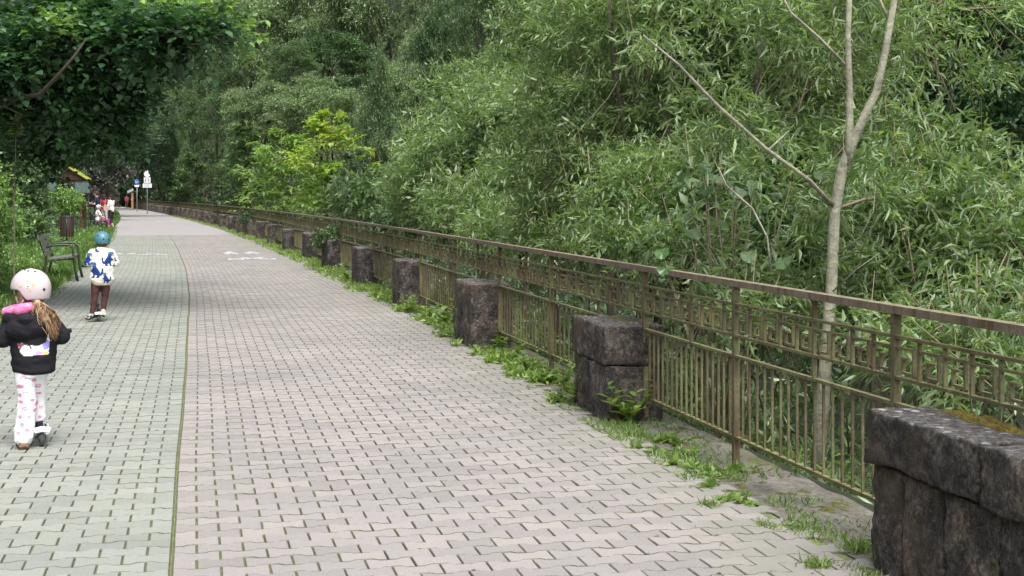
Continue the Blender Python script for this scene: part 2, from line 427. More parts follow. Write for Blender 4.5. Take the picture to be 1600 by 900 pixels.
path = strip('path', M['joint'], -9, 62, lambda s: float(t_left(s))-.02, T_EDGE+.06, -.012, 1.)
tag(path, kind='structure')
fp = strip('distant_paving', M['far_path'], 59.9, 240, lambda s: float(t_left(s)), T_EDGE, -.002, 2., parent=path)
tag(strip('ledge', M['verge'], -9, 186, T_EDGE+.02, 3.55, lambda t: -.008-max(0, t-3.4)*.6, .2, 8, .02), kind='structure')

# pavers -----------------------------------------------------------------
PW, PP = .200, .1405
def bone(x0=-.1, x1=.1, gx=.0027, gy=.0015):
    xs = [-.1, -.062, -.038, .038, .062, .1]; hs_ = [.0825, .0825, .0575, .0575, .0825, .0825]
    pts = []
    cand = sorted(set([x for x in xs if x0 <= x <= x1]+[x0, x1]))
    up = [(x, float(np.interp(x, xs, hs_))-gy) for x in cand]
    up[0] = (up[0][0]+gx, up[0][1]); up[-1] = (up[-1][0]-gx, up[-1][1])
    return [(x, y) for x, y in up][::-1] + [(x, -y) for x, y in up]
def paver_geo(outline, bevel=True):
    n = len(outline); o = np.array(outline); c = o.mean(0)
    V = []; F = []
    if bevel:
        inn = c+(o-c)*(1-.0037/np.maximum(.03, np.abs(o-c)))
        V = [(*p, 0) for p in inn]+[(*p, -.0045) for p in o]+[(*p, -.03) for p in o]
    else:
        inn = c+(o-c)*(1-.0046/np.maximum(.03, np.abs(o-c)))
        V = [(*p, 0) for p in inn]+[(*p, -.004) for p in o]
    F.append(tuple(range(n)))
    for r in range(len(V)//n-1):
        for k in range(n): F.append((r*n+k, (r+1)*n+k, (r+1)*n+(k+1) % n, r*n+(k+1) % n))
    return np.array(V), F
G_full = {b: paver_geo(bone(), b) for b in (True, False)}
G_hL = {b: paver_geo(bone(0, .1), b) for b in (True, False)}
G_hR = {b: paver_geo(bone(-.1, 0), b) for b in (True, False)}
plist = []
s0 = 4.2; nrow = int((61-s0)/PP)
for i in range(nrow):
    s = s0+i*PP
    wob = .006*math.sin(s*.6)+.002*math.sin(s*1.9)
    for side in (0, 1):
        g = 1 if side == 0 else 0
        off = .5 if i % 2 else 0
        tl = float(t_left(s)); width = abs(tl) if side == 0 else T_EDGE
        k = 0
        ncol = int(round(width/PW))
        base = -.005+wob if side == 0 else .005+wob
        for k in range(ncol+1):
            kk = k+off
            if side == 0:
                tc = base-(kk)*PW; typ = 'f'
                if kk == 0: typ = 'R'
                elif k == ncol and off: continue
            else:
                tc = base+(kk)*PW; typ = 'f'
                if kk == 0: typ = 'L'
                elif k == ncol and off: continue
            x, y, a = frame(s, tc)
            px = 800+FP*x/max(y, .1)
            if px < -620 or px > 1680 or (px < -70 and y > 30): continue
            edge = float(np.clip((tc-2.0)/.8, 0, 1)) if side else float(np.clip((-tc-1.7)/.4, 0, 1))*.6
            plist.append((s, x, y, a, typ, g, edge, y))
def vis(p):
    x, y = p[1], p[2]; px = 800+FP*x/y; py = 306+FP*HC/y
    return -30 < px < 1630 and py < 905
order = sorted([i for i, p in enumerate(plist) if vis(p)], key=lambda i: plist[i][2])
near = set(order[:300])
pm = {}
def paver_mesh(typ, g, e, v):
    key = (typ, g, e, v)
    if key not in pm:
        V, F = {'f': G_full, 'L': G_hL, 'R': G_hR}[typ][True]
        V = V.copy(); rr = random.Random(hash(key) % 1000)
        V[:, 2] += V[:, 0]*rr.uniform(-.012, .012)+V[:, 1]*rr.uniform(-.015, .015)
        me = bpy.data.meshes.new('paver'); me.from_pydata(V.tolist(), [], F); me.update()
        for nm, val in (('rnd', 0.), ('green', float(g)), ('edge', e/3)):
            at = me.attributes.new(nm, 'FLOAT', 'POINT'); at.data.foreach_set('value', np.full(len(V), val, dtype=np.float32))
        me.materials.append(M['paver']); me.materials.append(M['grime_shade']); me.polygons.foreach_set('material_index', [0]+[1]*(len(F)-1)); pm[key] = me
    return pm[key]
acc = {True: [], False: []}
for i, p in enumerate(plist):
    s, x, y, a, typ, g, e, _ = p
    dz = random.uniform(-.0018, .0018)
    if i in near:
        o = link('paver', paver_mesh(typ, g, int(round(e*3)), i % 5), None, path)
        o.location = (x, y, dz); o.rotation_euler = (0, 0, a+random.uniform(-.012, .012))
    else:
        acc[y < 22].append((p, dz))
def join_pavers(lst, b, name):
    mi = []; Vs = []; Fs = []; n = 0; at = {'rnd': [], 'green': [], 'edge': []}
    for (s, x, y, a, typ, g, e, _), dz in lst:
        V, F = {'f': G_full, 'L': G_hL, 'R': G_hR}[typ][b]
        a2 = a+random.uniform(-.01, .01); c, sn = math.cos(a2), math.sin(a2)
        W = np.empty_like(V); W[:, 0] = V[:, 0]*c-V[:, 1]*sn+x; W[:, 1] = V[:, 0]*sn+V[:, 1]*c+y; W[:, 2] = V[:, 2]+dz+V[:, 0]*random.uniform(-.012, .012)
        Vs.append(W); Fs.extend([tuple(q+n for q in f) for f in F]); n += len(V); mi.extend([0]+[1]*(len(F)-1))
        at['rnd'].append(np.full(len(V), random.random())); at['green'].append(np.full(len(V), float(g))); at['edge'].append(np.full(len(V), e))
    me = bpy.data.meshes.new(name); me.from_pydata(np.concatenate(Vs).tolist(), [], Fs); me.update()
    me.materials.append(M['paver']); me.materials.append(M['grime_shade']); me.polygons.foreach_set('material_index', mi)
    for k_, v_ in at.items():
        q = me.attributes.new(k_, 'FLOAT', 'POINT'); q.data.foreach_set('value', np.concatenate(v_).astype(np.float32))
    return me
allp = acc[True], acc[False]
me1 = join_pavers(acc[True], True, 'paver_rest'); o = link('more_pavers', me1, M['paver'], path); tag(o, kind='stuff')
me2 = join_pavers(acc[False], False, 'paver_far'); o = link('more_pavers', me2, M['paver'], path); tag(o, kind='stuff')
# mossy divider line between the two colours
def divider():
    V = []; F = []; sv = np.arange(4.2, 60, .03)
    for i, s in enumerate(sv):
        wob = .006*math.sin(s*.6)+.002*math.sin(s*1.9)
        wd = .0045+.0035*noise.noise((s*9, 0, 0))
        for t in (-wd, 0, wd):
            x, y, a = frame(s, t+wob); V.append((x, y, -.001+(.006 if t == 0 else -.006)+.004*noise.noise((s*25, t*100, 5))))
    F = [(i*3+j, i*3+j+1, (i+1)*3+j+1, (i+1)*3+j) for i in range(len(sv)-1) for j in range(2)]
    o = link('moss_joint', np_mesh('moss_joint', np.array(V), np.array(F), True), M['jmoss'], path); tag(o, kind='stuff')
M['jmoss'] = simple_mat('joint moss', (.155, .18, .085), 1, var=.45, vscale=25, bmp=.8, bscale=90)
divider()

# painted symbols ---------------------------------------------------------
def flat_poly(mb, pts, s, t, z=.006, sx=1, sy=1):
    V = []
    for (u, v) in pts:
        x, y, a = frame(s+v*sy, t+u*sx); V.append((x, y, z))
    mb.add(V, [tuple(range(len(V)))])
def ringp(mb, cu, cv, r0, r1, s, t, n=20, **k):
    for i in range(n):
        a = 2*math.pi*i/n; b = 2*math.pi*(i+1)/n
        flat_poly(mb, [(cu+r0*math.cos(a), cv+r0*math.sin(a)), (cu+r1*math.cos(a), cv+r1*math.sin(a)), (cu+r1*math.cos(b), cv+r1*math.sin(b)), (cu+r0*math.cos(b), cv+r0*math.sin(b))], s, t, **k)
def barp(mb, p, q, w_, s, t, **k):
    p = Vector(p); q = Vector(q); d = (q-p).normalized(); n = Vector((-d.y, d.x))*w_/2
    flat_poly(mb, [tuple(p-n), tuple(q-n), tuple(q+n), tuple(p+n)], s, t, **k)
def bike_symbol(s, t, sc=1.):
    mb = MB(); k = dict(sx=sc, sy=2.0*sc)
    ringp(mb, -.33, 0, .13, .2, s, t, **k); ringp(mb, .33, 0, .13, .2, s, t, **k)
    for p, q in (((-.33, 0), (-.15, .3)), ((-.15, .3), (.22, .3)), ((.22, .3), (.33, 0)), ((-.15, .3), (0, 0)), ((0, 0), (.22, .3)), ((-.33, 0), (0, 0)), ((.22, .3), (.2, .42)), ((.2, .42), (.32, .42)), ((-.22, .38), (-.08, .38))):
        barp(mb, p, q, .07, s, t, **k)
    return mb
def walk_symbol(s, t, sc=1.):
    mb = MB(); k = dict(sx=sc, sy=2.0*sc)
    for c, q in ((-.25, 1.), (.25, .75)):
        ringp(mb, c, .42*q, 0, .075, s, t, **k)
        for a, b in (((c, .32*q), (c-.02, 0)), ((c-.02, 0), (c-.16, -.35*q)), ((c-.02, 0), (c+.14, -.33*q)), ((c, .28*q), (c-.17, .05)), ((c, .28*q), (c+.15, .07))):
            barp(mb, a, b, .09, s, t, **k)
    return mb
def sym(mb, nm):
    o = mb.obj(nm, M['paint'], path); return o
def at_px(px, py):
    v = py-306.; Y = FP*HC/v; X = (px-800)*HC/v; s = s_at(Y)
    for _ in range(6):
        x, y, a = frame(s, 0); s += (Y-y)*math.cos(a)-(X-x)*math.sin(a)
    x, y, a = frame(s, 0); t = (X-x)*math.cos(a)+(Y-y)*math.sin(a)
    return float(s), float(t)
for px, py, f in ((377, 395.5, walk_symbol), (394, 405, bike_symbol)):
    s, t = at_px(px, py); sym(f(s, t, 1.12), 'painted_symbol')
for px, py, f in ((196, 396.8, walk_symbol), (238, 398, bike_symbol)):
    s, t = at_px(px, py); sym(f(s, t, .72), 'painted_symbol')
s, t = at_px(262, 346); sym(bike_symbol(s, t, 1.1), 'painted_symbol')
s, t = at_px(196, 346); sym(walk_symbol(s, t, .8), 'painted_symbol')

# ------------------------------------------------------------------ stone pillars and wall end
def stone_mesh(name, w_, d, h, nx, ny, nz, amp, seed, taper=.0, round_=.02):
    """box of w (x) d (y) h (z), base at z=0, faces subdivided and roughened"""
    vid = {}; V = []; F = []
    def vert(i, j, k):
        key = (i, j, k)
        if key not in vid:
            u, v_, q = i/nx*2-1, j/ny*2-1, k/nz*2-1
            x, y, z = u*w_/2, v_*d/2, (q+1)/2*h
            m_ = sorted([abs(u), abs(v_), abs(q)])[1]
            sh = round_*max(0, (m_-.55)/.45)**3
            x -= math.copysign(sh, u)*(abs(u) > .7); y -= math.copysign(sh, v_)*(abs(v_) > .7); z -= math.copysign(sh, q)*(abs(q) > .7)*.7
            nn = noise.noise_vector((x*5+seed, y*5, z*5+seed))*amp + noise.noise_vector((x*16+seed, y*16, z*16))*amp*.5
            if amp > .008: nn += noise.noise_vector((x*40+seed, y*40, z*40))*amp*.4
            dd = noise.voronoi(Vector((x*7+seed, y*7, z*7)))[0]; f_ = (dd[1]-dd[0])
            nn += Vector((u, v_, q*.6))*(-(max(0, .14-f_))*amp*2.8+(dd[0]-.4)*amp*1.2)
            x *= 1-taper*z/h
            vid[key] = len(V); V.append((x+nn.x, y+nn.y, z+nn.z*(.6)))
        return vid[key]
    for i in range(nx):
        for j in range(ny):
            F.append((vert(i, j, 0), vert(i, j+1, 0), vert(i+1, j+1, 0), vert(i+1, j, 0)))
            F.append((vert(i, j, nz), vert(i+1, j, nz), vert(i+1, j+1, nz), vert(i, j+1, nz)))
    for i in range(nx):
        for k in range(nz):
            F.append((vert(i, 0, k), vert(i+1, 0, k), vert(i+1, 0, k+1), vert(i, 0, k+1)))
            F.append((vert(i, ny, k), vert(i, ny, k+1), vert(i+1, ny, k+1), vert(i+1, ny, k)))
    for j in range(ny):
        for k in range(nz):
            F.append((vert(0, j, k), vert(0, j, k+1), vert(0, j+1, k+1), vert(0, j+1, k)))
            F.append((vert(nx, j, k), vert(nx, j+1, k), vert(nx, j+1, k+1), vert(nx, j, k+1)))
    return np_mesh(name, np.array(V), np.array(F), True)

def moss_pad(parent, cx, cy, z, lx, ly, mat, h=.02, seed=0, n=26):
    V = []; F = []
    for i in range(n):
        for j in range(n//2):
            u = i/(n-1)*2-1; v_ = j/(n//2-1)*2-1
            r = 1-(abs(u)**3+abs(v_)**3)
            x = cx+u*lx/2*(1+.2*noise.noise((v_*2, seed, 0))); y = cy+v_*ly/2*(1+.45*noise.noise((u*3, seed, 1)))
            V.append((x, y, z-.012+max(-.01, (r*.8+noise.noise((u*4+seed, v_*4, 0))*.9)*h)+.008*noise.noise((u*20+seed, v_*14, 0))))
    m_ = n//2
    F = [(i*m_+j, (i+1)*m_+j, (i+1)*m_+j+1, i*m_+j+1) for i in range(n-1) for j in range(m_-1)]
    o = link('moss', np_mesh('moss', np.array(V), np.array(F), True), mat, parent); tag(o, kind='stuff'); return o

# local frame of a pillar: +x towards the rail (right), +y along the path away from the camera
def near_wall():
    s = s_of(6.29, T_EDGE); x, y, a = frame(s, T_EDGE)
    root = empty('stone_wall', (x, y, 0), a)
    tag(root, 'rough dark stone parapet wall end with mossy top in right foreground', 'wall')
    D = .31
    # stones: (y_far, y_near, z0, z1) on the front, far end first
    caps = [(-.02, -.93, .445), (-.945, -2.2, .44), (-2.215, -3.6, .44)]
    for i, (y1, y0, z0) in enumerate(caps):
        me = stone_mesh('stone', D, y1-y0, .665-z0, 16, 60, 16, .015, 10+i*7, 0, .005)
        o = link('stone', me, M['stone'], root); o.location = (D/2-.012, (y0+y1)/2, z0)
    low = [(0, -.27, .44), (-.28, -.61, .435), (-.62, -1.02, .43), (-1.03, -1.5, .435), (-1.51, -2.1, .435), (-2.11, -2.9, .435), (-2.91, -3.6, .435)]
    for i, (y1, y0, z1) in enumerate(low):
        me = stone_mesh('stone', D-.03, y1-y0, z1+.12, 12, 24, 36, .014, 50+i*5, 0, .005)
        o = link('stone', me, M['stone'], root); o.location = (D/2+.006, (y0+y1)/2, -.12)
    moss_pad(root, .265, -.50, .668, .075, .75, M['moss'], .03, 3, 44)
    
near_wall()

PIL_Y = [10.3, 15.3, 20.7, 25.9, 31.0, 35.9, 41.6, 47.2, 52.2, 57.0, 61.4, 67.2, 72.9, 79.0, 84.7]
yv = 84.7
while yv < 178: yv += 5.4; PIL_Y.append(yv)
ordn = ['first', 'second', 'third', 'fourth', 'fifth', 'sixth', 'seventh', 'eighth', 'ninth', 'tenth', 'eleventh', 'twelfth', 'thirteenth', 'fourteenth', 'fifteenth',
        'sixteenth', 'seventeenth', 'eighteenth', 'nineteenth', 'twentieth', 'twenty-first', 'twenty-second', 'twenty-third', 'twenty-fourth', 'twenty-fifth', 'twenty-sixth', 'twenty-seventh', 'twenty-eighth', 'twenty-ninth', 'thirtieth', 'thirty-first', 'thirty-second', 'thirty-third', 'thirty-fourth', 'thirty-fifth', 'thirty-sixth', 'thirty-seventh']
far_stones = [stone_mesh('stone', .42, 1.0, .76, 6, 10, 9, .018, 200+i, 0, .006) for i in range(3)]
pillar_s = []
for i, Y in enumerate(PIL_Y):
    s = s_of(Y, T_EDGE); x, y, a = frame(s, T_EDGE); pillar_s.append(s)
    root = empty('stone_pillar', (x, y, 0), a+random.uniform(-.03, .03))
    extra = {0: ' with moss and pale lichen on its cap', 2: ' nearly flat and dark', 3: ' with a moss tuft on its cap', 4: ' with grass growing on its cap'}.get(i, '')
    tag(root, f'{ordn[i]} squat black stone block beside the railing counted from the parapet wall{extra}', 'pillar', 'stone pillars carrying the railing')
    L_ = .86 if i == 2 else 1.0
    if i == 0:
        L_ = 1.0
        o = link('stone', stone_mesh('stone', .42, L_, .272, 18, 40, 12, .016, 80, 0, .004), M['stone'], root); o.location = (.21, L_/2, .383)
        for j, (a0, a1) in enumerate(((0, .53), (.538, L_))):
            o = link('stone', stone_mesh('stone', .415, a1-a0, .500, 16, 22, 22, .019, 120+j*3, 0, .006), M['stone'], root); o.location = (.21, (a0+a1)/2, -.12)
        moss_pad(root, .27, .5, .655, .20, .75, M['moss_green'], .02, 2)
    elif i < 6:
        o = link('stone', stone_mesh('stone', .42, L_*.55, .77, 12, 15, 22, .016, 140+i*11, 0, .006), M['stone'], root); o.location = (.21, L_*.275, -.12)
        o = link('stone', stone_mesh('stone', .42, L_*.445, .775, 12, 13, 22, .016, 150+i*11, 0, .006), M['stone'], root); o.location = (.215, L_*.7775, -.12)
        if i == 3: moss_pad(root, .26, .5, .655, .22, .75, M['moss_green'], .022, i+2)
    else:
        o = link('stone', far_stones[i % 3], M['stone'], root); o.location = (.21, .5, -.1); o.scale = (1, random.uniform(.9, 1), random.uniform(.95, 1.04))

# ------------------------------------------------------------------ railing
rail_root = empty('railing', (*frame(s_of(6.66, T_RAIL), T_RAIL)[:2], 0))
tag(rail_root, 'olive brown metal railing with greek key band running along the paved path', 'railing')
RO = Vector(rail_root.location)
def kid(name, me, mat): 
    o = link(name, me, mat, rail_root); return o
main_s = []
prev = [s_of(2.6, T_RAIL), s_of(4.7, T_RAIL), s_of(6.66, T_RAIL)]
main_s += prev
main_s.append(s_of(8.63, T_RAIL))
for i, ps in enumerate(pillar_s):
    sp = ps-.06+.07     # rail arclength just at the near face
    if i > 0:
        main_s.append((main_s[-1]+sp)/2+ (.0 if i > 1 else .25))
    main_s.append(sp)
main_s.append(main_s[-1]+2.4)
sA, sB = main_s[0], main_s[-1]
def sweep(name, mat, z, wd, th, s0_, s1_, ds=.9, parent=rail_root):
    n = max(2, int((s1_-s0_)/ds)); V = []
    for s in np.linspace(s0_, s1_, n):
        for (dt, dz) in ((-wd/2, -th/2), (wd/2, -th/2), (wd/2, th/2), (-wd/2, th/2)):
            x, y, a = frame(s, T_RAIL+dt); V.append((x-RO.x, y-RO.y, z+dz))
    F = [(i*4+j, i*4+(j+1) % 4, (i+1)*4+(j+1) % 4, (i+1)*4+j) for i in range(n-1) for j in range(4)]
    F += [(3, 2, 1, 0), tuple((n-1)*4+j for j in range(4))]
    me = bpy.data.meshes.new(name); me.from_pydata(V, [], F); me.update()
    return link(name, me, mat, parent)
sweep('handrail', M['toprail'], 1.049, .058, .036, sA, sB)
for z in (.928, .748): sweep('band_rail', M['rail'], z, .026, .014, sA, sB)
# lower panel rails run only between the stones
spans = [(s_of(6.33, T_RAIL), pillar_s[0]+1.0)]
for i in range(len(pillar_s)-1): spans.append((pillar_s[i]+.02, pillar_s[i+1]+.98))
pieces = [(s_of(6.25, T_RAIL), pillar_s[0]+1.04-1.04)]
gaps = [(s_of(6.33, T_RAIL), pillar_s[0]+.05)]     # placeholder, recomputed below
gaps = []
start = s_of(6.34, T_RAIL)
for ps in pillar_s:
    gaps.append((start, ps+.03)); start = ps+1.0
for a_, b_ in gaps:
    for z in (.63, .165): sweep('panel_rail', M['rail'], z, .028, .016, a_, b_)
post_mb = MB().box((0, 0, .514), (.036, .036, 1.030)); 
post_me = post_mb.mesh('post'); post_me.materials.append(M['rail'])
thin_me = MB().box((0, 0, .82), (.020, .022, .408)).mesh('thin_post'); thin_me.materials.append(M['rail'])
for s in main_s:
    x, y, a = frame(s, T_RAIL); o = kid('post', post_me, None); o.location = (x-RO.x, y-RO.y, 0); o.rotation_euler = (0, 0, a)
bal_me = MB().box((0, 0, .3975), (.013, .011, .447)).mesh('baluster'); bal_me.materials.append(M['rail'])
def key_mb():
    mb = MB()     # unit: y runs along the rail from 0 (far vertical) to -1 (towards camera); scaled on y
    H0, H1 = .755, .921; h = H1-H0; b = .0125
    def zz(w_): return H0+h*w_
    Wc = .225
    mb.box((0, 0, (H0+H1)/2), (.018, b*1.1, h))
    def hbar(u0, u1, w_): mb.box((0, -(u0+u1)/2*Wc, zz(w_)), (.016, abs(u1-u0)*Wc+b*.9, b*.9))
    def vbar(u, w0, w1): mb.box((0, -u*Wc, (zz(w0)+zz(w1))/2), (.0165, b, abs(w1-w0)*h+b*.95))
    hbar(.06, .78, .76); vbar(.78, .12, .76); hbar(.33, .78, .12); vbar(.33, .12, .50); hbar(.33, .54, .50)
    return mb
key_me = key_mb().mesh('key_ornament'); key_me.materials.append(M['rail'])
bals = []; keys = []
for i in range(len(main_s)-1):
    a_, b_ = main_s[i], main_s[i+1]; L_ = b_-a_; c_ = L_/9
    for k in range(1, 10):
        s = a_+k*c_
        if k < 10: keys.append((s, c_/.225, k == 9))
    s = a_+4*c_; x, y, an = frame(s, T_RAIL); o = kid('thin_post', thin_me, None); o.location = (x-RO.x, y-RO.y, 0); o.rotation_euler = (0, 0, an)
    for k in range(1, 18):
        s = a_+k*c_/2
        if any(g0+.02 < s < g1-.02 for g0, g1 in gaps): bals.append(s)
bals = [s for s in bals if s > s_of(6.2, T_RAIL)]
keys = sorted(keys); bals.sort()
keys_near = [k for k in keys if k[0] > 4.4]; keys_vis = keys_near[:300]; keys_rest = keys_near[300:]
for s, sc, last in keys_vis:
    x, y, a = frame(s, T_RAIL); o = kid('key_ornament', key_me, None); o.location = (x-RO.x, y-RO.y, 0); o.rotation_euler = (0, 0, a); o.scale = (1, sc, 1)
for s in bals[:300]:
    x, y, a = frame(s, T_RAIL); o = kid('baluster', bal_me, None); o.location = (x-RO.x, y-RO.y, 0)
    o.rotation_euler = (random.uniform(-.012, .012), 0, a)
def copy_into(mb, me_src, x, y, a, sc=1):
    c, s_ = math.cos(a), math.sin(a)
    V = [((v.co.x*c-v.co.y*sc*s_)+x, (v.co.x*s_+v.co.y*sc*c)+y, v.co.z) for v in me_src.vertices]
    mb.add(V, [tuple(p.vertices) for p in me_src.polygons])
mb = MB()
for s, sc, l in keys_rest: x, y, a = frame(s, T_RAIL); copy_into(mb, key_me, x-RO.x, y-RO.y, a, sc)
if mb.n: tag(mb.obj('more_key_ornaments', M['rail'], rail_root), kind='stuff')
mb = MB()
for s in bals[300:]: x, y, a = frame(s, T_RAIL); copy_into(mb, bal_me, x-RO.x, y-RO.y, a)
if mb.n: tag(mb.obj('more_balusters', M['rail'], rail_root), kind='stuff')

# ------------------------------------------------------------------ foliage machinery
def norm(a): return a/np.maximum(1e-9, np.linalg.norm(a, axis=-1, keepdims=True))
TM = {
 'quad': (np.array([[0, 0, 0], [.5, .42, .05], [0, 1, -.06], [-.5, .42, .05]]), np.array([[0, 1, 2, 3]])),
 'fold': (np.array([[0, 0, 0], [.5, .4, .10], [0, .45, -.02], [-.5, .4, .10], [0, 1, -.16]]), np.array([[0, 1, 2], [0, 2, 3], [1, 4, 2], [3, 2, 4]])),
 'broad': (np.array([[0, 0, 0], [.42, .12, .04], [.5, .45, .05], [0, .5, -.03], [-.5, .45, .05], [-.42, .12, .04], [0, 1, -.12]]),
           np.array([[0, 1, 3], [1, 2, 3], [0, 3, 5], [5, 3, 4], [2, 6, 3], [3, 6, 4]])),
}
def leaves(P, D, Nn, Ls, Ws, tm):
    T, F = TM[tm]; D = norm(D); X = norm(np.cross(D, Nn)); Z = np.cross(X, D)
    n = len(P); k = len(T)
    V = (P[:, None, :] + X[:, None, :]*(T[None, :, 0, None]*Ws[:, None, None]) + D[:, None, :]*(T[None, :, 1, None]*Ls[:, None, None])
         + Z[:, None, :]*(T[None, :, 2, None]*Ls[:, None, None]))
    Fa = (F[None]+(np.arange(n)*k)[:, None, None]).reshape(-1, F.shape[1])
    return V.reshape(-1, 3), Fa
def rdir(n): return norm(rng.normal(size=(n, 3)))
def spray(P, D, L, nl, ll, lw, tm, droop=.25, up=.0, flat=0., jit=.25, ang=.8):
    """twigs at P along D of length L, each with nl leaves"""
    m = len(P); D = norm(D)
    t = (np.arange(nl)+.5)/nl
    side = norm(np.cross(D, rdir(m)))
    if flat > 0:
        hz = norm(np.cross(D, np.array([[0, 0, 1.]]))); side = norm(side*(1-flat)+hz*flat)
    pos = P[:, None]+D[:, None]*(L[:, None, None]*t[None, :, None]); pos[:, :, 2] -= droop*L[:, None]*t[None]**2
    sg = np.where(np.arange(nl) % 2 == 0, 1., -1.)[None, :, None]
    other = np.cross(D, side)[:, None]
    sd = side[:, None]*sg + other*rng.normal(size=(m, nl, 1))*(.7*(1-flat))
    ld = D[:, None]*.8+norm(sd)*ang+rng.normal(size=(m, nl, 3))*jit*1.6; ld[:, :, 2] -= droop*.8; ld[:, :, 2] += up
    nn = np.array([0, 0, 1.])[None, None]*(.9+flat)+rng.normal(size=(m, nl, 3))*(.55*(1-flat*.6))
    n = m*nl
    ls = ll*rng.uniform(.5, 1.35, n)
    return leaves(pos.reshape(-1, 3), ld.reshape(-1, 3), nn.reshape(-1, 3), ls, ls*lw/ll, tm)
def shell_points(c, r, n, lo=.55, face=None):
    d = rdir(n*3)
    if face is not None:
        d = d[(d@np.array(face)) > -.35]
    d = d[d[:, 2] > -.75][:n]; n = len(d)
    rad = lo+(1-lo)*rng.random(n)**.6
    return np.array(c)+d*np.array(r)*rad[:, None], d
def crown(c, r, nclump, cr, twigs, tl, nl, ll, lw, tm, face=None, lo=.5, droop=.3, flat=0., up=0., conic=False, upw=.5, zsq=.72):
    """clumped crown: returns list of (V,F)"""
    P, D = shell_points(c, r, nclump, lo, face)
    if conic:
        h = (P[:, 2]-(c[2]-r[2]))/(2*r[2]); k = 1.05-h*.95
        P[:, 0] = c[0]+(P[:, 0]-c[0])*k*1.3; P[:, 1] = c[1]+(P[:, 1]-c[1])*k*1.3
    n = len(P); crs = cr*rng.uniform(.6, 1.35, n)
    rep = np.repeat(np.arange(n), twigs)
    d2 = norm(rdir(len(rep))+D[rep]*.7); d2[:, 2] = np.abs(d2[:, 2])*.6+d2[:, 2]*.4
    base = P[rep]+d2*(crs[rep]*rng.uniform(.15, 1, len(rep))**.7)[:, None]*np.array([1, 1, zsq])
    td = norm(d2*.55+rng.normal(size=d2.shape)*.55+np.array([0, 0, upw*.7]))
    return spray(base, td, tl*rng.uniform(.6, 1.3, len(rep)), nl, ll, lw, tm, droop, up, flat)
def join(parts):
    Vs = []; Fs = []; n = 0
    for V, F in parts: Vs.append(V); Fs.append(F+n); n += len(V)
    return np.concatenate(Vs), np.concatenate(Fs)
def W(px, py, Y): return np.array([(px-800)*Y/FP, Y, HC-(py-306)*Y/FP])

def trunk_obj(parent, pts, radii, mat, n=9, name='trunk', loc0=None):
    """pts in world; subdivided with a little wobble"""
    P = [Vector(p) for p in pts]; Q = []; rr = []
    for i in range(len(P)-1):
        m_ = max(1, int((P[i+1]-P[i]).length/.35)); m_ = min(m_, 12)
        for k in range(m_):
            f = k/m_; q = P[i].lerp(P[i+1], f); r_ = radii[i]+(radii[i+1]-radii[i])*f
            wv = noise.noise_vector((q.x*1.3, q.y*1.3, q.z*1.3))*r_*.9; q = q+wv*(1 if 0 < i+k else 0)
            Q.append(q); rr.append(r_*(1+.08*noise.noise((q.z*4, q.x, 1))))
    Q.append(P[-1]); rr.append(radii[-1])
    off = Vector(parent.location)
    mb = MB(); mb.tube([q-off for q in Q], rr, n); 
    return mb.obj(name, mat, parent, True)

def tree_at(name, label, cat, base, group=None):
    r = empty(name, tuple(base)); tag(r, label, cat, group); return r
def keep_behind_rail(V, F, k):
    n = len(V)//k; B = V.reshape(n, k, 3); c = B.mean(1)
    t = (c[:, 0]-np.interp(c[:, 1], yy, xx))*.972
    bad = (t > 0) & (t < T_RAIL+.12) & (c[:, 2] < 1.5) | (t > 0) & (t < T_RAIL-.1) & (c[:, 2] < 3)
    g = ~bad; B = B[g]; fk = len(F)//n; one = F[:fk]
    return B.reshape(-1, 3), (one[None]+(np.arange(len(B))*k)[:, None, None]).reshape(-1, F.shape[1])
def crown_obj(parent, parts, mat, name='crown', stuff=False, clipk=0):
    V, F = join(parts) if isinstance(parts, list) else parts
    if clipk: V, F = keep_behind_rail(V, F, clipk)
    V = V-np.array(parent.location)
    o = link(name, np_mesh(name, V, F), mat, parent)
    if stuff: tag(o, kind='stuff')
    return o

# ------------------------------------------------------------------ distant trees (shared crowns, radius about 1)
def unit_crown(name, mat, nclump, cr, twigs, tl, nl, ll, lw, tm='quad', **k):
    V, F = crown((0, 0, 0), (4, 4, 4), nclump, cr, twigs, tl, nl, ll, lw, tm, **k)
    me = np_mesh(name, V, F); me.materials.append(mat); return me
CR = {
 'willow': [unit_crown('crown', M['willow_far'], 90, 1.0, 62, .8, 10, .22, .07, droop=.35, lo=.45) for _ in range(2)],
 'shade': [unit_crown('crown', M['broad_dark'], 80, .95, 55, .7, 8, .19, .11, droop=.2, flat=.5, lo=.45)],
 'dark': [unit_crown('crown', M['oak'], 80, .95, 55, .7, 8, .19, .11, droop=.2, flat=.5, lo=.45)],
 'mid': [unit_crown('crown', M['broad_mid'], 85, .95, 52, .7, 8, .18, .09, droop=.2, flat=.4, lo=.45) for _ in range(2)],
 'fir': [unit_crown('crown', M['broad_mid'], 120, .75, 26, .8, 8, .19, .09, droop=.35, flat=.6, lo=.3, conic=True)],
}
def unit_trunk(mat):
    mb = MB(); pts = [(0, 0, 0), (.1, .05, .3), (-.05, .1, .6), (.05, 0, 1)]; mb.tube(pts, [.035, .028, .02, .008], 8)
    for i in range(9):
        a = i*2.4; z = .35+.06*i
        mb.tube([(0, 0, z), (.12*math.cos(a), .12*math.sin(a), z+.1), (.26*math.cos(a), .26*math.sin(a), z+.16)], [.012, .008, .003], 5)
    me = mb.mesh('trunk', True); me.materials.append(mat); return me
UT = unit_trunk(M['bark'])
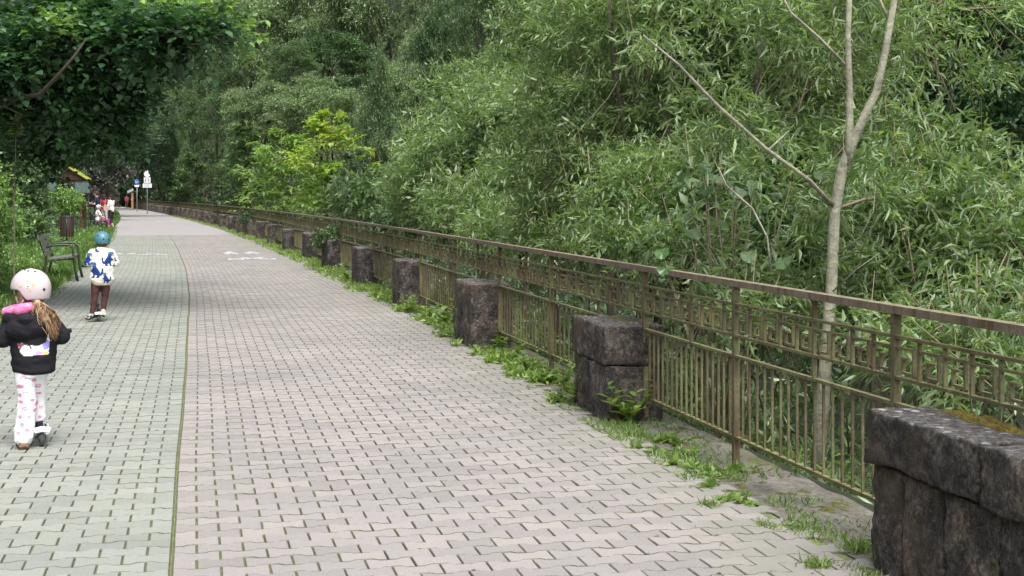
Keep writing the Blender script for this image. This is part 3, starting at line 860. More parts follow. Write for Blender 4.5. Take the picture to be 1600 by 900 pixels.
def far_tree(px, py, Y, rpx, rpz, kind, label, i=0, cat='tree', group='trees on the slope across the river'):
    if group.startswith('trees on the slope'):
        for _ in range(60):
            c = W(px, py, Y)
            if (c[0]-np.interp(Y, yy, xx))*.96 > 6.5+.4*rpx*Y/FP: break
            Y *= 1.03
    c = W(px, py, Y); rx = rpx*Y/FP; rz = rpz*Y/FP
    gz = ground_z(c[0], c[1]); gz = min(gz, c[2]-rz*1.02)
    r = empty({'willow': 'willow_tree', 'dark': 'broadleaf_tree', 'shade': 'broadleaf_tree', 'mid': 'broadleaf_tree', 'fir': 'slender_tree'}[kind], (c[0], c[1], gz), rng.uniform(0, 6))
    tag(r, label, cat, group)
    m_ = CR[kind][i % len(CR[kind])]
    o = link('crown', m_, None, r); o.location = (0, 0, c[2]-gz); o.scale = (rx/4, rx/4, rz/4)
    t = link('trunk', UT, None, r); h = (c[2]-gz)+rz*.45; t.scale = (min(h, rx*1.6), min(h, rx*1.6), h)
    return r
FT = [
 # px, py, Y, rx, rz, kind, label
 (215, -20, 150, 70, 120, 'dark', 'dark tree closing the valley behind the far end of the path'),
 (330, -10, 135, 95, 110, 'willow', 'tall grey green willow at the top left of the far slope'),
 (300, 130, 118, 60, 80, 'willow', 'grey green willow low on the far slope left of centre'),
 (400, 70, 112, 85, 100, 'willow', 'broad grey green willow halfway up the slope above the railing bend'),
 (500, 20, 110, 80, 100, 'willow', 'rounded grey green willow high on the slope left of the dark oak'),
 (600, 10, 104, 85, 110, 'willow', 'feathery olive willow high on the slope above the slender tree'),
 (680, 30, 98, 60, 110, 'willow', 'tall olive willow on the slope left of the dark top centre tree'),
 (520, 110, 88, 75, 55, 'dark', 'dark green oak in a hollow of the willow slope'),
 (455, 105, 84, 40, 40, 'mid', 'small bright edged tree left of the dark oak on the slope'),
 (650, 140, 84, 55, 70, 'willow', 'bluish green willow right of the slender tree'),
 (420, 175, 76, 60, 60, 'willow', 'pale willow bush behind the bright young trees'),
 (340, 190, 84, 50, 60, 'mid', 'soft green bush tree above the far railing'),
 (500, 180, 70, 70, 60, 'willow', 'grey willow between the oak and the bright young trees'),
 (265, 215, 110, 38, 60, 'mid', 'pale green tree right of the sign posts'),
 (320, 265, 78, 40, 45, 'mid', 'green shrub behind the far railing'),
 (275, 290, 100, 28, 26, 'willow', 'feathery light shrub at the far railing by the signs'),
 (385, 265, 66, 45, 50, 'mid', 'leafy shrub behind the railing left of the lime green tree'),
 (592, 215, 52, 52, 130, 'fir', 'slender tapering dark green tree standing above the railing middle'),
 (750, 20, 62, 58, 130, 'fir', 'dark layered tree at the top centre between willows'),
 (700, 90, 66, 50, 90, 'dark', 'dark shaded tree left of the near willow dome'),
 (820, -20, 55, 90, 110, 'mid', 'mid green tree behind the willows at the top centre'),
 (960, 40, 45, 110, 120, 'dark', 'dark tree deep behind the near willow thicket'),
 (1180, 60, 40, 140, 140, 'dark', 'dark tree behind the pale forked trunk'),
 (1420, 60, 34, 150, 150, 'dark', 'dark tree in the upper right behind the willow branches'),
 (1600, 120, 30, 120, 170, 'dark', 'dark tree at the right edge of the view'),
 (880, 250, 48, 120, 110, 'mid', 'green tree hidden behind the near willow dome'),
 (1100, 280, 34, 150, 120, 'dark', 'dark bushy tree behind the willow thicket low down'),
 (1380, 320, 28, 170, 130, 'dark', 'dark bushy tree behind the right hand willow'),
 (760, 230, 58, 70, 70, 'mid', 'green tree at the left flank of the near willow dome'),
 (1000, -60, 60, 150, 100, 'mid', 'green tree high behind the near willows'),
 (1300, -60, 60, 200, 110, 'mid', 'green tree high behind the forked trunk'),
]
for i, (px, py, Y, a, b, kd, lb) in enumerate(FT): far_tree(px, py, Y, a, b, kd, lb, i)
# trees over the far, dark end of the path and on its left
LT = [
 (120, 150, 170, 90, 100, 'dark', 'dark tree arching over the far end of the path'),
 (225, 215, 185, 40, 80, 'dark', 'dark tree right behind the blue sign'),
 (120, 200, 120, 60, 90, 'dark', 'dark tree left of the far end of the path'),
 (185, 225, 245, 60, 80, 'dark', 'shadowy tree closing off the far end of the path'),
 (250, 255, 170, 30, 60, 'dark', 'shadowy tree right of the white signs'),
 (60, 170, 70, 90, 110, 'dark', 'dark tree behind the moss roofed shelter'),
 (150, 200, 112, 90, 46, 'mid', 'bright leaved branchy tree leaning over the far path'),
 (20, 240, 60, 70, 80, 'dark', 'dark tree behind the left hedge'),
 (130, 240, 95, 50, 60, 'dark', 'dark low tree behind the copper bush'),
]
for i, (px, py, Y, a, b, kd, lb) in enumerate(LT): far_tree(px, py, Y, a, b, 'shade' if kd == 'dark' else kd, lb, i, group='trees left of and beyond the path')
for k, (x, Y) in enumerate([(-82, 268), (-72, 262), (-90, 280), (-62, 258), (-100, 270)]):
    pass
# closed wood at the very end of the path: everything behind reads as one dark mass
Vp = []
pts = []
for i in range(70):
    Y = rng.uniform(225, 262); c = frame(s_at(Y), rng.uniform(-9, 9)); pts.append((c[0], c[1], rng.uniform(1, 13)))
PP_ = np.array(pts); rep = np.repeat(np.arange(len(PP_)), 60); d = rdir(len(rep))
V, F = spray(PP_[rep]+d*rng.uniform(.3, 2.2, (len(rep), 1)), d+np.array([0, 0, .3]), rng.uniform(.8, 1.6, len(rep)), 5, .5, .3, 'quad', .2)
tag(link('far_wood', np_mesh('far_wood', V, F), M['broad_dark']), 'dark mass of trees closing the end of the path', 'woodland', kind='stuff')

def wood_mass(name, label, mat, n, srange, trange, rr, per, ll):
    s = rng.uniform(*srange, n); t = rng.uniform(*trange, n); x, y, a = frame(s, np.clip(t, -30, 30)); x = x+(t-np.clip(t, -30, 30)); z = terrain(s, t)
    k = np.abs(x/y) < .42; x, y, z = x[k], y[k], z[k]; n = len(x); C = np.stack([x, y, z+rng.uniform(2, 6, n)], 1); R_ = rng.uniform(*rr, n)
    rep = np.repeat(np.arange(n), per); d = rdir(len(rep)); d[:, 2] = np.abs(d[:, 2])*.8+d[:, 2]*.2; d[:, 1] = -np.abs(d[:, 1])
    lump = np.array([1+.35*noise.noise((q[0]*3+c_, q[1]*3, q[2]*3)) for q, c_ in zip(d, rep)])
    P = C[rep]+d*(R_[rep]*lump*rng.uniform(.75, 1.02, len(rep)))[:, None]
    V, F = spray(P, norm(d+rng.normal(size=d.shape)*.6), rng.uniform(.5, 1.1, len(rep)), 6, ll, ll*.42, 'quad', .25)
    tag(link(name, np_mesh(name, V, F), mat), label, 'woodland', kind='stuff')
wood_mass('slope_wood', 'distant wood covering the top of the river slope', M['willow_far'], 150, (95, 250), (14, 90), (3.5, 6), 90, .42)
wood_mass('slope_wood', 'darker distant wood between the willows on the slope', M['broad_dark'], 110, (80, 240), (16, 70), (3, 5), 90, .42)
wood_mass('slope_wood', 'shaded thicket left of the far path', M['broad_dark'], 60, (150, 236), (-22, -4.5), (2.5, 4), 90, .4)
wood_mass('slope_wood', 'shaded thicket right of the far path', M['broad_dark'], 60, (170, 236), (6.5, 26), (2.5, 4), 90, .4)
wood_mass('slope_wood', 'dark thicket closing the very end of the path', M['broad_dark'], 110, (219, 236), (-16, 16), (3, 5), 120, .45)
wood_mass('slope_wood', 'wood rising behind the end of the path', M['broad_dark'], 150, (232, 320), (-60, 60), (4, 7), 90, .55)
# undergrowth on the slopes (uncountable)
def undergrowth(name, label, mat, n, srange, trange, h, ll, lw, tm='quad', nl=7, tw=5, dens=None):
    s = srange[0]+(srange[1]-srange[0])*rng.random(n)**1.0; t = trange[0]+(trange[1]-trange[0])*rng.random(n)
    x, y, a = frame(s, t); z = terrain(s, t)
    keep = (y > 2) & (np.abs(x/np.maximum(y, .1)) < .42)
    x, y, z = x[keep], y[keep], z[keep]; n = len(x)
    P = np.repeat(np.stack([x, y, z-.05], 1), tw, 0); m = len(P)
    D = norm(rng.normal(size=(m, 3))*np.array([.6, .6, .3])+np.array([0, 0, 1.]))
    P = P+rng.normal(size=(m, 3))*np.array([.15, .15, 0])
    V, F = spray(P, D, h*rng.uniform(.4, 1.2, m), nl, ll, lw, tm, .25)
    return tag(link(name, np_mesh(name, V, F), mat), label, 'undergrowth', kind='stuff')
undergrowth('undergrowth', 'leafy undergrowth covering the far river slope', M['broad_mid'], 4200, (25, 130), (9, 45), 1.1, .26, .12)
undergrowth('undergrowth', 'low plants on the river bank below the railing', M['willow'], 2600, (5, 30), (3.9, 9), .8, .12, .022, 'quad', 9, 6)
undergrowth('undergrowth', 'dark undergrowth left of the path', M['broad_dark'], 1500, (45, 200), (-16, -4.5), 1.0, .3, .16)

# ------------------------------------------------------------------ near willows
def face_cam(c): v = -np.array([c[0], c[1], c[2]-HC]); return v/np.linalg.norm(v)
def near_tree(name, label, blobs, mat, ll, lw, tm, tw_per, nl, tl, stems=(), cr=.35, clumps=10, droop=.3, flat=0, group=None, leafname='crown', base=None, cat='tree', bark='bark', upw=.5, lo=.35):
    cs = [W(*b[:3]) for b in blobs]
    if base is None:
        c = cs[0]; base = (c[0], c[1], ground_z(c[0], c[1]))
    root = tree_at(name, label, cat, base, group)
    parts = []
    for b, c in zip(blobs, cs):
        Y = b[2]; rx = b[3]*Y/FP; rz = b[4]*Y/FP; k = b[5] if len(b) > 5 else 1.
        parts.append(crown(c, (rx, max(rx*.7, .3), rz), int(clumps*k), cr, tw_per, tl, nl, ll, lw, tm, face_cam(c), lo, droop, flat, upw=upw))
    mb = MB(); rt = Vector(root.location)
    for b, c in zip(blobs, cs):
        if b[2] > 30: break
        for _ in range(int(15*(b[5] if len(b) > 5 else 1))):
            q = Vector(c)+Vector((rng.uniform(-1, 1)*b[3]*b[2]/FP, rng.uniform(-1.1, -.3)*b[3]*.7*b[2]/FP, rng.uniform(-.9, .8)*b[4]*b[2]/FP)); L_ = rng.uniform(.5, 1.5)
            d = Vector((rng.normal()*.45, rng.normal()*.25, 1)).normalized()*L_; e = Vector((rng.normal()*.12, 0, rng.normal()*.06))*L_
            p0, p1 = q-d*.6, q+d*.4
            if (p0.x-np.interp(p0.y, yy, xx))*.97 < T_RAIL+.2 or (p1.x-np.interp(p1.y, yy, xx))*.97 < T_RAIL+.2:
                if cs[0][0] > -8: continue
            r0 = rng.uniform(.003, .010); mb.tube([p0-rt, (p0+p1)/2+e-rt, p1-rt], [r0, r0*.8, r0*.35], 5)
    if mb.n: tag(mb.obj('twigs', M['twig'], root, True), kind='stuff')
    crown_obj(root, parts, mat, leafname, False, {'quad': 4, 'fold': 5, 'broad': 7}[tm] if c[0] > -8 else 0)
    for st in stems:
        pts = [W(*p) if len(p) == 3 and p[2] > 0 else p for p in st[0]]
        trunk_obj(root, pts, st[1], M[st[2] if len(st) > 2 else bark], st[3] if len(st) > 3 else 8, st[4] if len(st) > 4 else 'stem')
    return root
# big willow thicket left of the forked trunk
near_tree('willow_tree', 'large silvery willow thicket left of the pale forked trunk',
    [(900, 230, 16.5, 130, 130, 1.3), (1050, 200, 15.5, 150, 150, 1.6), (1180, 140, 15, 130, 150, 1.3), (980, 80, 16, 160, 110, 1.4), (1120, 330, 14, 140, 100, 1.2), (900, 350, 16, 110, 70, .8), (1010, 340, 14.5, 110, 80, 1.0), (1220, 300, 14.5, 90, 120, .8), (1150, 0, 15, 200, 90, 1.4)],
    M['willow'], .082, .019, 'quad', 48, 10, .36, cr=.40, clumps=23, droop=.35,
    stems=[([(1075, 520, 14.5), (1060, 400, 14.5), (1050, 300, 14.6), (1040, 200, 14.6), (1058, 60, 14.6), (1090, -60, 14.6)], [.06, .055, .05, .045, .035, .02]),
           ([(1030, 520, 15), (1010, 400, 15), (985, 260, 15), (962, 120, 15), (950, 0, 15)], [.05, .04, .035, .03, .02]),
           ([(965, 480, 14), (955, 410, 14), (925, 300, 14), (918, 230, 14)], [.012, .011, .008, .004], 'twig'),
           ([(958, 420, 14), (980, 320, 14), (990, 240, 14)], [.01, .008, .004], 'twig'),
           ([(1180, 520, 13.5), (1165, 400, 13.5), (1172, 250, 13.6), (1190, 60, 13.6)], [.05, .045, .04, .025]),
           ([(985, 440, 13.5), (1030, 360, 13.5), (1075, 300, 13.6)], [.012, .01, .006], 'twig')])
# willow dome
near_tree('willow_tree', 'rounded dusty willow dome above the middle of the railing',
    [(770, 270, 24, 130, 110, 1.4), (700, 300, 25, 80, 80, .9), (860, 200, 23, 110, 90, 1.2), (930, 270, 22, 110, 100, 1.0), (800, 340, 22, 120, 60, .9), (850, 110, 26, 100, 80, 1.0), (950, 30, 26, 120, 90, 1.0), (760, 160, 27, 60, 60, .5)],
    M['willow'], .115, .030, 'quad', 46, 10, .5, cr=.6, clumps=26, droop=.3,
    stems=[([(820, 420, 25), (800, 330, 25), (780, 240, 25)], [.07, .06, .03]), ([(860, 420, 25), (880, 300, 25), (900, 180, 25)], [.06, .05, .03])])
# right hand willow close behind the railing
near_tree('willow_tree', 'glossy long leaved willow right of the forked trunk',
    [(1400, 285, 11.5, 70, 40, .8), (1500, 345, 11, 80, 50, .9), (1420, 225, 12, 50, 36, .4), (1520, 290, 11.6, 60, 30, .4), (1500, 455, 10.6, 110, 60, 1.1), (1580, 420, 10.4, 60, 70, .8), (1350, 260, 12.5, 50, 50, .5), (1390, 470, 10.9, 60, 40, .5)],
    M['willow'], .118, .026, 'fold', 19, 9, .38, cr=.30, clumps=14, droop=.45, upw=.3,
    stems=[([(1500, 640, 11.5), (1490, 500, 11.5), (1470, 350, 11.5), (1440, 250, 11.8)], [.035, .03, .02, .01]),
           ([(1310, 325, 9.6), (1350, 312, 9.7), (1400, 308, 9.9), (1450, 318, 10.2), (1480, 345, 10.4)], [.011, .010, .008, .006, .004], 'twig')])
near_tree('alder_tree', 'shaded tree with small dark leaves in the upper right corner',
    [(1450, 60, 19, 130, 90, 1.0), (1560, 100, 18, 110, 120, 1.1), (1600, 230, 17, 80, 100, .8), (1540, 230, 19, 100, 70, .7), (1350, 80, 21, 90, 100, .7)],
    M['broad_dark'], .085, .045, 'quad', 40, 9, .4, cr=.45, clumps=24, droop=.1, flat=.5,
    stems=[([(1600, 560, 18), (1590, 300, 18), (1570, 100, 18), (1580, -60, 18)], [.12, .1, .08, .05])])
near_tree('willow_tree', 'thin leaved willow crossing the top right of the view',
    [(1360, 30, 13, 90, 60, .7), (1460, 120, 13.5, 60, 36, .3), (1270, 60, 13, 70, 100, .8), (1540, 20, 13, 60, 30, .25)],
    M['willow'], .10, .022, 'quad', 24, 9, .4, cr=.35, clumps=18, droop=.4,
    stems=[([(1590, 10, 13), (1500, 15, 13), (1440, 0, 13), (1400, -12, 13)], [.008, .010, .012, .014], 'twig')])
# pale forked trunk with its own thin foliage
def forked():
    Y = 9.5; b = W(1278, 780, Y); gz = ground_z(b[0], b[1]); b[2] = min(b[2], gz+.1)
    root = tree_at('forked_willow', 'pale grey barked young willow trunk forking above the railing', 'tree', (b[0], b[1], gz))
    g = 'bark_grey'
    def st(pts, rad, nm='branch', n=12): trunk_obj(root, [W(*p) for p in pts], rad, M[g], n, nm)
    trunk_obj(root, [(b[0]-.02, b[1], gz-.1)]+[W(*p) for p in [(1286, 640, Y), (1295, 560, Y), (1299, 440, Y), (1304, 330, Y), (1318, 265, Y), (1333, 226, Y), (1350, 185, Y), (1368, 145, Y), (1382, 80, Y), (1403, -30, Y)]], [.050, .045, .040, .037, .036, .035, .033, .028, .026, .023, .018], M[g], 14, 'trunk')
    st([(1323, 258, Y), (1329, 225, Y-.01), (1327, 150, Y), (1324, 60, Y), (1330, -60, Y)], [.022, .026, .022, .019, .015])
    st([(1302, 322, Y), (1265, 282, Y-.2), (1195, 232, Y-.4), (1120, 165, Y-.6), (1060, 100, Y-.7), (1005, 55, Y-.8)], [.015, .013, .012, .010, .008, .005], n=8)
    st([(1326, 106, Y), (1280, 60, Y), (1235, 20, Y), (1215, -20, Y)], [.010, .009, .008, .007], n=8)
    st([(1200, 235, Y-.2), (1222, 215, Y-.1), (1232, 205, Y)], [.008, .006, .004], n=6)
    st([(1305, 400, Y), (1345, 370, Y-.1), (1365, 330, Y-.2), (1368, 290, Y-.2)], [.006, .005, .004, .002], n=6)
    st([(1296, 460, Y), (1340, 420, Y-.2), (1375, 395, Y-.3)], [.005, .004, .002], n=6)
    st([(1388, 30, Y), (1378, 10, Y), (1370, -15, Y)], [.01, .009, .007], n=6)
    st([(1205, 425, Y-.4), (1198, 370, Y-.4), (1175, 325, Y-.4), (1135, 290, Y-.4), (1122, 260, Y-.4)], [.007, .0065, .006, .005, .003], n=6)
    parts = []
    spots = [(1100, 150), (1060, 110), (1150, 190), (1200, 60), (1240, 30), (1330, 40), (1290, 90), (1400, 60), (1180, 220), (1020, 80), (1120, 240), (1230, 260), (1270, 330), (1350, 330), (1390, 120), (1300, 10), (1350, -10), (1080, 20), (1240, 380), (1330, 420), (1365, 300)]
    for px, py in spots: 
        c = W(px, py, (10.0 if 1265 < px < 1420 else 9.75)+rng.uniform(-.2, .5)); parts.append(crown(c, (.16, .16, .12), 4, .09, 8, .26, 7, .10, .019, 'fold', None, .2, .4))
    V, F = join(parts); nv = 5; nl_ = len(V)//nv
    sel = rng.permutation(nl_); one = TM['fold'][1]
    Vr = V.reshape(nl_, nv, 3)
    first = sel[:240]; rest = sel[240:]
    for i in first:
        o0 = Vr[i][0]; me = bpy.data.meshes.new('leaf'); me.from_pydata((Vr[i]-o0).tolist(), [], one.tolist()); me.update()
        o = link('leaf', me, M['willow'], root); o.location = Vector(o0)-Vector(root.location)
    Vq = Vr[rest].reshape(-1, 3)-np.array(root.location); Fq = (one[None]+(np.arange(len(rest))*nv)[:, None, None]).reshape(-1, 3)
    tag(link('more_leaves', np_mesh('more_leaves', Vq, Fq), M['willow'], root), kind='stuff')
forked()

near_tree('dogwood_shrub', 'dark broad leaved shrub in the shade between the willows and the railing',
    [(1130, 330, 12.2, 60, 40, .7), (1230, 400, 11.5, 60, 45, .8), (1080, 380, 12.8, 60, 36, .7), (1450, 385, 13.2, 50, 30, .4), (1180, 250, 13.4, 60, 40, .5)],
    M['broad_mid'], .11, .058, 'fold', 12, 7, .34, cr=.3, clumps=14, droop=.35, flat=.3, cat='shrub', group='shrubs behind the railing')
# big butterbur leaves
def big_leaf_plant(name, label, spots, Y, base_px):
    b = W(base_px[0], base_px[1], Y); root = tree_at(name, label, 'plant', (b[0], b[1], ground_z(b[0], b[1])))
    for px, py, dy, sz, tilt, tone in spots:
        c = W(px, py, Y+dy); r = sz*Y/FP/2; V = [(0, 0, 0)]; n = 18
        for k in range(n):
            a = 2*math.pi*k/n; rr = r*(1-.35*max(0, math.cos(a-math.pi/2))**6)*(1+.04*math.sin(7*a))
            V.append((rr*math.cos(a), rr*math.sin(a)*1.0, r*.18*(abs(math.cos(a))**2)-.06*r*math.sin(a)**2+r*.05*math.sin(5*a)))
        F = [(0, 1+k, 1+(k+1) % n) for k in range(n)]
        me = bpy.data.meshes.new('leaf'); me.from_pydata(V, [], F); me.update()
        o = link('leaf', me, M['bigleaf'] if tone else M['broad_mid'], root); o.location = Vector(c)-Vector(root.location)
        o.rotation_euler = (R(tilt), R(random.uniform(-25, 25)), random.uniform(-1, 1))
        mb = MB(); e = Vector(c)-Vector(root.location); mb.tube([(random.uniform(-.05, .05), 0, 0), (e.x*.6, e.y*.6+.03, e.z*.6), tuple(e)], [.008, .006, .004], 6); mb.obj('leaf_stalk', M['twig'], root, True)
big_leaf_plant('butterbur_plant', 'climbing plant with large round green leaves left of the forked trunk', [(1100, 262, 0, 26, 60, 1), (1148, 275, 0, 26, 55, 1), (1105, 296, 0, 24, 60, 1), (1118, 278, .2, 24, 40, 0), (1178, 288, .2, 24, 45, 0), (1152, 300, .2, 28, 50, 0), (1082, 365, 0, 30, 40, 0), (1128, 352, .1, 28, 50, 0), (1068, 340, .2, 24, 40, 0), (1285, 272, .3, 28, 40, 0), (1240, 270, .3, 26, 50, 1)], 10.6, (1130, 600))
big_leaf_plant('butterbur_plant', 'round leaved plant just behind the railing keys', [(1040, 420, 0, 28, 40, 1), (1225, 410, 0, 30, 40, 0), (1035, 395, 0, 24, 50, 1), (1170, 400, .1, 26, 50, 0)], 9.8, (1130, 620))

# thicket right behind the railing
near_tree('willow_shrub', 'low willow shrub behind the railing near the parapet wall',
    [(1540, 540, 9.2, 110, 60, 1.2), (1450, 560, 9.0, 80, 50, .9), (1590, 470, 9.8, 70, 60, .8), (1420, 520, 10.4, 60, 40, .6), (1560, 620, 8.4, 90, 50, .7)],
    M['willow'], .095, .024, 'fold', 12, 9, .3, cr=.26, clumps=12, droop=.35, cat='shrub', group='shrubs behind the railing')
near_tree('willow_shrub', 'low willow shrub behind the railing left of the forked trunk',
    [(1160, 460, 10.6, 80, 45, .9), (1070, 420, 11, 90, 40, .9), (1235, 520, 11.2, 60, 50, .5), (960, 400, 13, 90, 30, .8), (1140, 520, 9.8, 60, 40, .5)],
    M['willow'], .095, .024, 'fold', 12, 9, .3, cr=.26, clumps=12, droop=.35, cat='shrub', group='shrubs behind the railing')
near_tree('elder_shrub', 'pale leaved shrub touching the railing at the middle',
    [(690, 320, 27, 50, 35, 1.), (650, 300, 30, 30, 30, .7), (640, 350, 27, 40, 25, .7), (590, 310, 32, 60, 35, 1), (560, 320, 35, 40, 25, .7), (740, 350, 23, 60, 30, .7)],
    M['broad_mid'], .15, .05, 'quad', 22, 8, .45, cr=.35, clumps=14, droop=.4, cat='shrub', group='shrubs behind the railing')
near_tree('willow_shrub', 'dusty low shrub behind the railing under the willow dome',
    [(800, 370, 19, 70, 30, 1), (880, 380, 17, 60, 30, .8), (740, 340, 22, 60, 35, .8), (930, 390, 15, 50, 25, .6)],
    M['willow'], .10, .022, 'quad', 22, 8, .4, cr=.3, clumps=16, droop=.3, cat='shrub', group='shrubs behind the railing')

# young bright trees with layered sprays
def layered(name, label, px, top, bot, Y, rpx, n, mat, ll, lw, seed, lean=0, mat2=None):
    r_ = np.random.default_rng(seed); Y0 = Y
    while (W(px, bot, Y)[0]-np.interp(Y, yy, xx))*.965 < 4.4: Y *= 1.03
    ll *= Y/Y0; lw *= Y/Y0
    b = W(px, bot, Y); root = tree_at(name, label, 'tree', (b[0], b[1], ground_z(b[0], b[1])), None)
    rt = Vector(root.location); ztop = W(px, top, Y)[2]; zbot = b[2]; parts = []; P = []; D = []; L = []
    mb = MB()
    for i in range(n):
        f = (i+.5)/n; z = zbot+(ztop-zbot)*f; a = r_.uniform(0, 6.28); rr = rpx*Y/FP*(1-f)**.55*r_.uniform(.55, 1.1)+.12
        x0 = b[0]+lean*f; d = np.array([math.cos(a), math.sin(a), .55+.3*f]); d /= np.linalg.norm(d)
        p0 = np.array([x0, b[1], z-rr*.4]); p1 = p0+d*rr
        mb.tube([Vector(p0)-rt, Vector((p0+p1)/2+np.array([0, 0, -.03]))-rt, Vector(p1)-rt], [.014, .008, .003], 5)
        for k in range(6):
            q = p0+(p1-p0)*(.25+.15*k); ang = (1 if k % 2 else -1)*r_.uniform(.5, 1.1); c, s_ = math.cos(ang), math.sin(ang)
            dd = np.array([d[0]*c-d[1]*s_, d[0]*s_+d[1]*c, .15]); P.append(q); D.append(dd); L.append(rr*.55*(1-.08*k)+.12)
        P.append(p0+(p1-p0)*.55); D.append(d*np.array([1, 1, .6])); L.append(rr*.6)
    mb.obj('branches', M['twig'], root, True)
    V, F = spray(np.array(P), np.array(D), np.array(L), 9, ll, lw, 'fold', .12, 0, .75, .3, .9)
    crown_obj(root, (V, F), mat)
    trunk_obj(root, [tuple(rt), (b[0], b[1], zbot), (b[0]+lean, b[1], ztop-.05)], [.05, .035, .01], M['twig'], 7, 'trunk')
layered('young_beech', 'bright lime green young tree rising behind the railing bend', 440, 205, 330, 46, 88, 52, M['lime'], .17, .085, 3)
layered('young_beech', 'lighter green low young tree right of the lime tree', 515, 255, 338, 42, 70, 30, M['lime'], .16, .08, 4)
layered('young_maple', 'yellowing young tree top glowing above the railing middle', 510, 178, 270, 40, 70, 22, M['yellow_leaf'], .16, .10, 5, .1)
layered('young_maple', 'mid green young tree left of the lime tree', 385, 190, 320, 60, 50, 44, M['broad_mid'], .19, .10, 6)
layered('young_spruce', 'thin light green spruce sapling just behind the railing', 555, 235, 345, 36, 34, 60, M['conifer'], .10, .03, 8)
layered('young_beech', 'pale green bushy sapling by the far railing', 300, 240, 318, 88, 34, 36, M['broad_mid'], .22, .10, 9)

# ------------------------------------------------------------------ left side
def linden():
    root = tree_at('linden_tree', 'large dark green linden whose branches hang over the path from the left', 'tree', (-10.2, 21.5, ground_z(-10.2, 21.5)))
    blobs = [(40, 60, 21, 130, 60, 1.6), (170, 70, 20, 100, 44, 1.4), (275, 58, 20, 50, 20, .6), (140, 25, 21, 100, 44, .9), (60, 170, 21, 110, 55, 1.3), (140, 150, 21.5, 75, 46, 1.1), (20, 110, 20, 80, 60, 1.0),
             (160, 180, 22.5, 50, 28, .8), (110, 212, 23, 80, 26, 1.), (235, 95, 21.5, 45, 26, .7), (-60, 60, 21, 120, 120, 1.2), (30, 220, 24, 80, 32, .9), (320, 55, 19.5, 30, 14, .25)]
    parts = []
    for b in blobs:
        c = W(*b[:3]); Y = b[2]; rx = b[3]*Y/FP; rz = b[4]*Y/FP
        parts.append(crown(c, (rx, rx*.9, rz), int(20*b[5]), .40, 20, .5, 8, .10, .08, 'broad', None, .3, .28, .8, upw=.1, zsq=.26))
    crown_obj(root, parts, M['linden'])
    parts = []
    for b in [(250, 14, 24, 56, 12, .6), (315, 6, 25, 36, 10, .4), (180, 2, 23, 50, 10, .4), (340, 52, 20.5, 22, 6, .2), (110, 45, 19, 20, 6, .12)]:
        c = W(*b[:3]); Y = b[2]; rx = b[3]*Y/FP; rz = b[4]*Y/FP
        parts.append(crown(c, (rx, rx*.9, rz), int(16*b[5]), .32, 16, .45, 8, .10, .08, 'broad', None, .3, .2, .8, upw=.15, zsq=.26))
    crown_obj(root, parts, M['bush'], 'painted_sunlit_leaves')  # sunlit leaves of the canopy: light put in as a paler leaf colour
    def st(pts, rad, nm='branch', n=8): trunk_obj(root, [W(*p) if p[2] > 15 else p for p in pts], rad, M['bark'], n, nm)
    trunk_obj(root, [tuple(root.location), (-10.1, 21.5, 2), (-10.0, 21.5, 4.5), (-9.9, 21.4, 7.5)], [.26, .22, .18, .12], M['bark'], 12, 'trunk')
    st([(-200, 170, 21.4), (-60, 160, 20.5), (20, 155, 19.6), (65, 147, 19.2), (85, 125, 19.0), (115, 88, 18.9), (135, 60, 19)], [.06, .045, .032, .028, .022, .018, .010])
    st([(-100, 120, 21.4), (60, 80, 20.5), (180, 55, 19.8), (290, 48, 19.4)], [.07, .05, .03, .012])
    st([(-100, 200, 21.4), (40, 190, 21.5), (140, 200, 22)], [.05, .03, .01])
    st([(-30, 190, 19.4), (5, 165, 19.4), (35, 180, 19.3)], [.012, .009, .005], n=6)
    st([(-100, 30, 21.4), (60, 10, 21), (200, 20, 20.5)], [.06, .04, .012])
linden()
near_tree('hedge_bush', 'light green leafy hedge at the left edge behind the girl', [(-45, 330, 26, 45, 75, 1.3), (-18, 322, 27, 26, 50, 1.1), (-35, 400, 26, 34, 46, 1.2), (-8, 365, 28, 14, 40, .6), (-60, 450, 22, 40, 40, .8)],
    M['bush'], .09, .045, 'fold', 20, 8, .35, cr=.3, clumps=16, droop=.2, cat='bush', lo=.4)
near_tree('hedge_bush', 'darker leafy bush between the hedge and the shelter', [(42, 318, 44, 14, 24, 1.), (28, 288, 46, 30, 22, .9), (60, 335, 56, 10, 16, .5), (38, 268, 44, 24, 14, .8), (40, 360, 42, 12, 18, .6)],
    M['broad_mid'], .11, .06, 'quad', 24, 8, .4, cr=.4, clumps=14, droop=.2, cat='bush')
near_tree('copper_bush', 'greyish copper leaved bush beside the far end of the grass', [(140, 288, 92, 36, 20, 1.3), (180, 274, 96, 22, 9, .7), (125, 310, 88, 18, 20, .8), (150, 308, 94, 22, 16, .8)],
    M['copper'], .22, .12, 'quad', 16, 7, .5, cr=.5, clumps=16, droop=.3, flat=.5, cat='bush')
near_tree('hedge_bush', 'pale green bush beside the litter bin', [(104, 322, 54, 12, 12, .8), (92, 308, 55, 10, 10, .5)], M['bush'], .12, .06, 'quad', 18, 7, .35, cr=.3, clumps=14, cat='bush')
